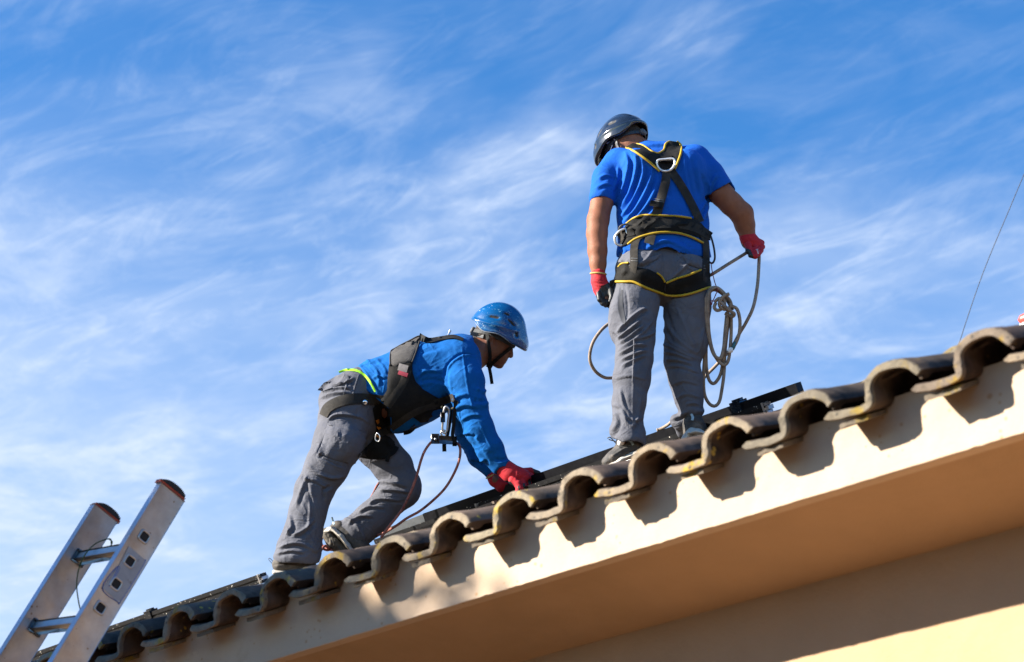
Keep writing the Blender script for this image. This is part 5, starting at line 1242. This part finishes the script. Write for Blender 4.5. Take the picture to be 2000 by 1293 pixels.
SF = [([(666, 1030), (684, 1042), (700, 1062)], 2.5, 1.6), ([(660, 1036), (676, 1052), (690, 1072)], -2, 1.5), ([(680, 1034), (694, 1052), (706, 1068)], 2.5, 1.6)]
sh = Sdf(); sh.chain([kd(660, 1038, 19, .15, .046), kd(676, 1052, 20, .15, .046), kd(700, 1066, 17, .16, .044), kd(716, 1074, 12, .17, .035)], k=.01, inner=.02); sh.ball(668, 1030, dK(1030, .15), 18, 10, .04, .012, -.5)
shF = grow('shoe', sh, (620, 1005, 745, 1100, 9.3, 9.85), M_shoe, m2_, .004, SF, rough=.0008, nsc=60)
so_ = Sdf(); so_.chain([kd(641, 1046, 11, .13, .045), kd(652, 1062, 12, .13, .048), kd(672, 1076, 11, .15, .050), kd(696, 1088, 8, .16, .042)], k=.01, inner=.02)
so_.chain([kd(637, 1036, 6, .14, .043), kd(652, 1034, 5, .12, .043), kd(668, 1049, 4.5, .11, .045), kd(680, 1066, 4, .12, .045), kd(692, 1080, 3.5, .14, .04)], k=.006)
treads = [([(636 + i * 7, 1042 + i * 5), (642 + i * 7, 1052 + i * 6), (640 + i * 8, 1062 + i * 5)], -4, 1.7) for i in range(7)] + [([(634, 1052), (650, 1066), (670, 1080)], -4, 1.6)]
grow('sole', so_, (620, 1020, 715, 1105, 9.3, 9.85), [M_tread, M_sole], shF[2], .0036, treads, rough=.0012, nsc=80, keep=by_px([([(632, 1038), (640, 1028), (658, 1030), (676, 1046), (690, 1064), (698, 1078), (690, 1080), (678, 1067), (662, 1048), (650, 1038), (640, 1038)], 1)]))
part('heel_loop', bpy.data.materials['pale_blue_tab'], strap(Skin(shF[:2]), [(652, 1024), (650, 1017), (648, 1010)], 4, .0, .003, default=9.55), shF[2])
# gloves
gn = Sdf()
gn.chain([kd(986, 915, 18.5, -.13, .038), kd(997, 924, 18, -.13, .037), kd(1012, 930, 18, -.125, .038)], k=.01, inner=.015); gn.ball(1016, 930, dK(930, -.12), 22, 16, .042, .01, -.3)
for j, (kx, ky, e) in enumerate([(1037, 932, -.075), (1030, 938, -.103), (1021, 942, -.131), (1012, 946, -.156)]):
    gn.chain([kd(kx - 12, ky - 7, 8.0, e, .0165), kd(kx - 1, ky - 1, 7.6, e - .006, .016), kd(kx + 3, ky + 9, 7.0, e - .010, .0150), kd(kx - 1, ky + 17, 6.2, e - .002, .0135)], k=.004, inner=.004)
gn.chain([kd(1018, 920, 6.5, -.07, .015), kd(1036, 919, 6.0, -.05, .014), kd(1050, 924, 5.4, -.04, .013), kd(1060, 931, 4.6, -.035, .011)], k=.006, inner=.005)
gn.chain([kd(976, 900, 16, -.13, .033), kd(989, 918, 15, -.13, .032)], k=.003, op='s')
gN = grow('glove', gn, (958, 885, 1080, 975, 9.15, 9.75), [M_glove, M_gblack], m2_, .0034, [([(1002, 905), (1010, 920), (1006, 938)], 2, 2), ([(1030, 922), (1020, 932), (1010, 936)], -2.5, 2), ([(978, 922), (988, 916), (998, 908)], 1.5, 1.5)], rough=.0006, nsc=60,
  keep=by_px([([(1040, 914), (1070, 916), (1075, 940), (1046, 934)], 1), ([(1031, 936), (1036, 935), (1038, 946), (1036, 951), (1032, 948)], 1), ([(1021, 944), (1026, 943), (1027, 953), (1022, 955)], 1), ([(1011, 949), (1015, 948), (1016, 958), (1012, 958)], 1), ([(985, 938), (998, 941), (1004, 948), (1004, 975), (975, 975)], 1)]))
gf = Sdf(); gf.chain([kd(961, 922, 13, .06, .034), kd(968, 936, 14, .06, .034), kd(982, 948, 15, .05, .036)], k=.01, inner=.015)
for j in range(4): gf.chain([kd(984 + j * 2, 944 + j * 2, 6, .02 + j * .022, .013), kd(996 + j, 950, 5.6, .02 + j * .022, .012), kd(1000 + j, 960, 5, .02 + j * .022, .011)], k=.004, inner=.004)
gf.chain([kd(954, 912, 11, .06, .029), kd(963, 926, 10.5, .06, .029)], k=.003, op='s')
gF = grow('glove', gf, (940, 905, 1015, 975, 9.35, 9.9), M_glove, m2_, .0036, rough=.0006, nsc=60)
c_ = W3(962, 929, dK(929, .06)); mb = MB(); ax = (CR * .5 - CU * .86).normalized(); s1 = ax.cross(CF).normalized(); mb.tube([c_ + s1 * .031 * math.cos(a_) + CF * .034 * math.sin(a_) - ax * .004 for a_ in [2 * math.pi * k / 24 for k in range(24)]], .0038, 8, closed=True); mb.obj('cuff_edge', bpy.data.materials['pale_yellow_cuff'], gF[2])
# helmet, scratched blue
M_hel2 = mat('scratched_blue_shell', (.001, .070, .215), .26, var=.20, vscale=14, coat=.5, c2=(.10, .25, .38), c2scale=34, c2lo=.60, c2hi=.64, spots=(58, .07, (.40, .50, .56)), bump=.15, bscale=120, stretch=(1, 1, 2.2))
(hV2, hQ2, hO2), ho2 = helmet(m2_, KC, KM, .99, M_hel2, M_hel_in, 0, hz=.150, cy=-.008)
rimp = []
for k in range(60):
    a_ = 2 * math.pi * k / 60; y_ = .138 * math.sin(a_) - .002; x_ = .112 * math.cos(a_)
    if y_ > .05: x_ *= 1.0; y_ += .014 * (y_ - .05) / .09
    z_ = .000 - .018 * math.exp(-((y_ + .065) / .042) ** 2) + .006 * min(1, max(0, -(y_ + .10) / .03)) + .006 * math.exp(-((y_ - .02) / .04) ** 2)
    rimp.append(Vector(to_world(ho2(x_, y_, z_ + .003)[None])[0]))
mb = MB(); mb.tube(rimp, .0032, 8, closed=True); mb.obj('rim', mat('pale_grey_rim', (.17, .19, .21), .6), hO2)
hb2 = band(m2_, ho2, .99, mat('grey_band_plastic', (.028, .029, .031), .75, var=.2), z0=-.006)
skH = Skin(o_data['bodyperson.001']) if 'bodyperson.001' in o_data else skK
def kstrap(pts, w, off=.004, name='chin_strap', m=None, wide=None): return part(name, m or M_web, strap(skH, pts, w, off, .003, default=dK(680, -.09), wide=wide), hO2)
part('band_clip', M_greyp, strap(skH, [(919, 651), (932, 654), (944, 657)], 8, .010, .004, default=9.75), hO2)
kstrap([(951, 652), (954, 670), (957, 690), (957, 705), (957, 716)], 6.5, .012)
kstrap([(1006, 673), (992, 684), (976, 697), (962, 710), (956, 716)], 6.5, .006)
part('strap_adjuster', M_web, strap(skH, [(952, 710), (962, 716)], 13, .008, .006, default=9.7), hO2)
mb = MB(); V, Fc = strap(skH, [(955, 716), (958, 730), (961, 750)], 6.5, .014, .003, default=dK(720, -.08)); mb.add(V, Fc); mb.obj('strap_tail', M_web, hO2)
# silver clip on the band
mb = MB(); mb.box(W3(925, 650, 9.745), CR * .016 - CU * .005, CU * .009 + CR * .003, CF * .003, 0, .002); mb.box(W3(941, 654, 9.74), CR * .014 - CU * .003, CU * .008, CF * .003, 0, .002); mb.obj('band_clip', M_greyp, hb2) if False else None
hair = Sdf(); hair.ballM(ho2(0, -.010, .018), (.0785, .0985, .090), KM, .01); hair.ballM(ho2(0, -.045, -.03), (.066, .062, .062), KM, .02)
hair.fn(lambda p: ((p - KC) @ KM)[:, 2] + .066 + .10 * ((p - KC) @ KM)[:, 1] * 0 - .9 * np.clip(((p - KC) @ KM)[:, 1] + .035, -.02, .3), [KC - .2, KC + .2], .1, .004, 's')
grow('hair', hair, (900, 570, 1040, 720, KC[2] - .15, KC[2] + .15), mat('grey_brown_hair', (.038, .028, .023), .85, var=.5, vscale=160, bump=1.0, bscale=900, spots=(330, .03, (.3, .28, .26))), m2_, .0042, rough=.0016, nsc=160)

# ------------------------------------------------------------------ harness of the leaning person
M_mesh = mat('grey_mesh_pad', (.055, .050, .047), .85, var=.25, vscale=30, bump=1.0, bscale=380, stretch=(1, 1, 3))
part('side_panel', M_web, pad(skK, [(760, 711), (783, 713), (805, 706), (806, 728), (812, 745), (826, 760), (848, 773), (866, 783), (869, 796), (846, 803), (836, 824), (822, 826), (802, 812), (778, 832), (752, 846), (736, 850), (733, 825), (728, 798), (744, 780), (756, 762), (757, 738)], .003, .010, 5, .004), m2_)
part('back_pad', M_mesh, pad(skK, [(761, 713), (763, 688), (772, 680), (790, 670), (812, 659), (820, 657), (815, 680), (806, 706), (785, 712), (772, 717)], .005, .014, 5, .005), m2_)
piping(skK, [(762, 714), (763, 688), (772, 680), (800, 665), (820, 657), (815, 680), (805, 707)], m2_, 1.7, .018, mat('dark_binding', (.018, .016, .015), .8), 'pad_binding')
part('shoulder_strap', M_web, strap(skK, [(818, 658), (838, 664), (862, 660), (886, 657), (905, 663)], 9, .008, .010, wide=[16, 9, 7, 7, 6]), m2_)
mb = MB(); mb.box(W3(878, 650, 9.86), CR * .005 + CU * .013, CR * .005 - CU * .002, CF * .004, 0, .001); mb.obj('d_ring', M_alubright, m2_)
part('hip_belt', M_strap, strap(skK, [(631, 812), (640, 796), (662, 784), (695, 778), (735, 781), (775, 787), (812, 790)], 19, .007, .004, wide=[16, 19, 20, 20, 20, 20, 20]), m2_)
part('front_strap', M_strap, strap(skK, [(796, 722), (787, 748), (770, 775), (752, 800), (742, 830)], 17, .014, .004), m2_)
part('chest_strap', M_strap, strap(skK, [(820, 792), (845, 789), (866, 783), (886, 776)], 15, .012, .004), m2_)
part('lower_strap', M_strap, strap(skK, [(740, 848), (765, 836), (800, 812), (828, 798), (850, 792)], 13, .014, .004), m2_)
part('buckle', M_web, [strap(skK, [(824, 820), (842, 808)], 13, .016, .008, per=3)], m2_)
mb = MB(); q = skK.depth(713, 786, 9.4) - .016; mb.tube([W3(713, 786, q), W3(713, 786, q - .008), W3(713, 786, q - .011)], [.0135, .0125, .007], 20); mb.obj('rivet', mat('polished_steel', (.75, .75, .76), .12, 1.0), m2_)
part('care_tag', mat('grey_tag', (.17, .15, .14), .6, var=.3, vscale=60), strap(skK, [(778, 716), (796, 721)], 14, .022, .001, per=3), m2_)
part('care_tag', mat('red_tag', (.34, .03, .05), .6), strap(skK, [(778, 727), (796, 733)], 8, .023, .001, per=3), m2_)
LLp = [(733, 846), (748, 846), (764, 856), (772, 868), (770, 884), (748, 896), (722, 895), (700, 888), (712, 876), (726, 862)]
part('leg_loop', M_web, pad(skK, LLp, .004, .010, 5, .004), m2_)
part('leg_loop', M_web, strap(skK, [(700, 889), (722, 893), (748, 893), (768, 884), (776, 872)], 8, .010, .004), m2_)
part('buckle', M_web, strap(skK, [(758, 866), (766, 858)], 16, .020, .010, per=3), m2_)
part('strap_tail', M_web, strap(skK, [(760, 880), (758, 892), (756, 902)], 7, .012, .003), m2_)
for q_, w_ in (([(737, 820), (741, 828)], 7), ([(738, 832), (742, 838)], 6), ([(734, 850), (744, 856)], 3)):
    part('orange_link', mat('orange_plastic_link', (.52, .17, .008), .5) if 'orange_plastic_link' not in bpy.data.materials else bpy.data.materials['orange_plastic_link'], strap(skK, q_, w_, .020, .004, per=3), m2_)
mb = MB(); mb.tube([W3(*q) for q in spline([(736, 846, 9.42), (742, 852, 9.41), (740, 862, 9.41), (733, 858, 9.42)], 6, True)], .0024, 8, closed=True); mb.obj('adjuster_ring', M_steel, m2_)
# belly bottom mesh strap
part('belly_strap', M_web, strap(skW, [(788, 846), (800, 843), (812, 832)], 8, .006, .004, default=9.55), m2_)
# cargo pocket and seat pocket flap
pk = part('cargo_pocket', M_trs, pad(skT, [(640, 826), (668, 826), (690, 838), (708, 850), (716, 860), (700, 888), (684, 905), (655, 898), (622, 886), (632, 855)], .001, .010, 5, .006), m2_)
part('pocket_flap', M_trs, pad(skT, [(642, 822), (668, 822), (694, 836), (717, 850), (713, 858), (690, 846), (664, 834), (641, 830)], .012, .005, 5), m2_)
part('pocket_flap', M_trs, pad(skT, [(620, 762), (632, 748), (652, 737), (680, 732), (682, 740), (668, 750), (648, 757), (630, 764)], .002, .005, 4), m2_)
for q_ in ([(681, 736), (676, 752), (671, 772)], [(701, 731), (694, 752), (688, 772)]): part('belt_loop', M_trs, strap(skT, q_, 3.0, .001, .003), m2_)
# dangling hardware at the chest
hw = thing('rope_clamp', 'steel rope clamp hanging from the chest strap of the leaning worker', 'clamp', W3(866, 860, 9.52)[:])
D_ = 9.52
mb = MB(); mb.tube([W3(*q) for q in spline([(862, 794, D_), (872, 800, D_), (886, 797, D_ - .01), (894, 788, D_ - .02), (890, 780, D_)], 6)], .0052, 9); mb.obj('sling', mat('olive_sling', (.06, .052, .025), .8), hw)
mb = MB(); mb.tube([W3(*q) for q in spline([(871, 794, D_ - .006), (867, 802, D_ - .006), (865, 822, D_ - .006), (864, 840, D_ - .006), (868, 846, D_ - .006), (873, 840, D_ - .006), (875, 822, D_ - .006), (877, 802, D_ - .006)], 6, True)], .0050, 9, closed=True); mb.obj('karabiner', M_steel, hw)
mb = MB(); mb.box(W3(865, 815, D_ - .006), CR * .0075, CU * .020, CF * .008, 0, .003); mb.obj('gate_sleeve', mat('dark_steel', (.10, .10, .11), .35, .9), hw)
mb = MB(); mb.tube([W3(*q) for q in spline([(861, 846, D_), (866, 840, D_), (871, 846, D_), (868, 854, D_)], 6, True)], .0042, 8, closed=True); mb.obj('ring', M_steel, hw)
mb = MB(); mb.box(W3(866, 859, D_), CR * .050 - CU * .003, CU * .014, CF * .012, 0, .005); mb.box(W3(850, 857, D_ - .004), CR * .014, CU * .018, CF * .013, 0, .005); mb.tube([W3(851, 858, D_ - .015), W3(851, 858, D_ - .024)], .0075, 6)
mb.obj('clamp_body', mat('worn_steel_body', (.24, .25, .27), .38, .85, var=.35, vscale=50), hw)
mb = MB(); mb.box(W3(888, 862, D_ - .002), CR * .006, CU * .018, CF * .014, 0, .004); mb.obj('end_stop', M_web, hw)
def free_strap(pts, w, nm, parent):
    mb = MB(); c = spline(pts, 8); V = []; k = len(c)
    for i, q in enumerate(c):
        t = np.array(c[min(i + 1, k - 1)]) - np.array(c[max(i - 1, 0)]); nn = np.array([-t[1], t[0]]); nn /= np.linalg.norm(nn) + 1e-9
        for s_, e in ((-1, 0), (1, 0), (1, .0035), (-1, .0035)): V.append(W3(q[0] + nn[0] * s_ * w / 2, q[1] + nn[1] * s_ * w / 2, q[2] + e))
    Fc = [(4 * i + j, 4 * i + (j + 1) % 4, 4 * i + 4 + (j + 1) % 4, 4 * i + 4 + j) for i in range(k - 1) for j in range(4)] + [(0, 1, 2, 3), (4 * k - 4, 4 * k - 1, 4 * k - 2, 4 * k - 3)]
    mb.add(V, Fc); return mb.obj(nm, M_web, parent, False)
free_strap([(890, 782, D_ - .03), (888, 805, D_ - .03), (886, 830, D_ - .03), (884, 850, D_ - .03), (889, 866, D_ - .03)], 7, 'hanging_strap', hw)
free_strap([(880, 800, D_ + .01), (877, 830, D_ + .01), (873, 850, D_ + .015), (868, 866, D_ + .015), (868, 882, D_ + .01)], 8, 'hanging_strap', hw)
M_rrope = mat('red_brown_rope', (.30, .10, .070), .8, var=.18, vscale=60, bump=.8, bscale=420, c2=(.12, .035, .03), c2scale=26, c2lo=.5, c2hi=.62)
mb = MB(); mb.tube([W3(*q) for q in spline([(744, 1050, 9.42), (760, 1028, 9.42), (782, 1000, 9.43), (798, 970, 9.44), (812, 935, 9.46), (822, 900, 9.48), (830, 880, 9.5), (842, 864, D_), (852, 861, D_ + .004), (880, 862, D_ + .004), (893, 866, D_), (899, 878, D_), (896, 902, 9.50), (884, 930, 9.50), (868, 955, 9.50), (845, 978, 9.50), (820, 998, 9.50), (795, 1012, 9.50), (775, 1026, 9.52), (752, 1040, 9.56), (735, 1046, 9.62)], 10)], .0062, 10)
tag(mb.obj('rope', M_rrope), 'red brown rope hanging in a long loop from the chest clamp to the tiles', 'rope')
mb = MB(); mb.tube([W3(*q) for q in spline([(762, 868, 9.75), (775, 882, 9.74), (788, 905, 9.75), (796, 918, 9.78), (780, 930, 9.86), (750, 935, 9.88), (737, 948, 9.88), (728, 966, 9.88), (715, 985, 9.88), (690, 1010, 9.86), (655, 1028, 9.80), (636, 1034, 9.74), (629, 1048, 9.68), (628, 1062, 9.60), (636, 1072, 9.56), (648, 1074, 9.52)], 10)], .0058, 10)
tag(mb.obj('rope', M_rrope), 'red rope running behind the far thigh and round the lifted shoe', 'rope')
mb = MB(); mb.tube([W3(*q) for q in spline([(646, 1052, 9.66), (632, 1048, 9.62), (627, 1060, 9.52), (632, 1072, 9.50), (642, 1074, 9.54), (636, 1066, 9.50), (629, 1072, 9.47), (622, 1086, 9.44), (612, 1104, 9.42)], 10)], .0058, 10)
tag(mb.obj('rope', M_rrope), 'short red rope end looped at the toe of the lifted shoe', 'rope')
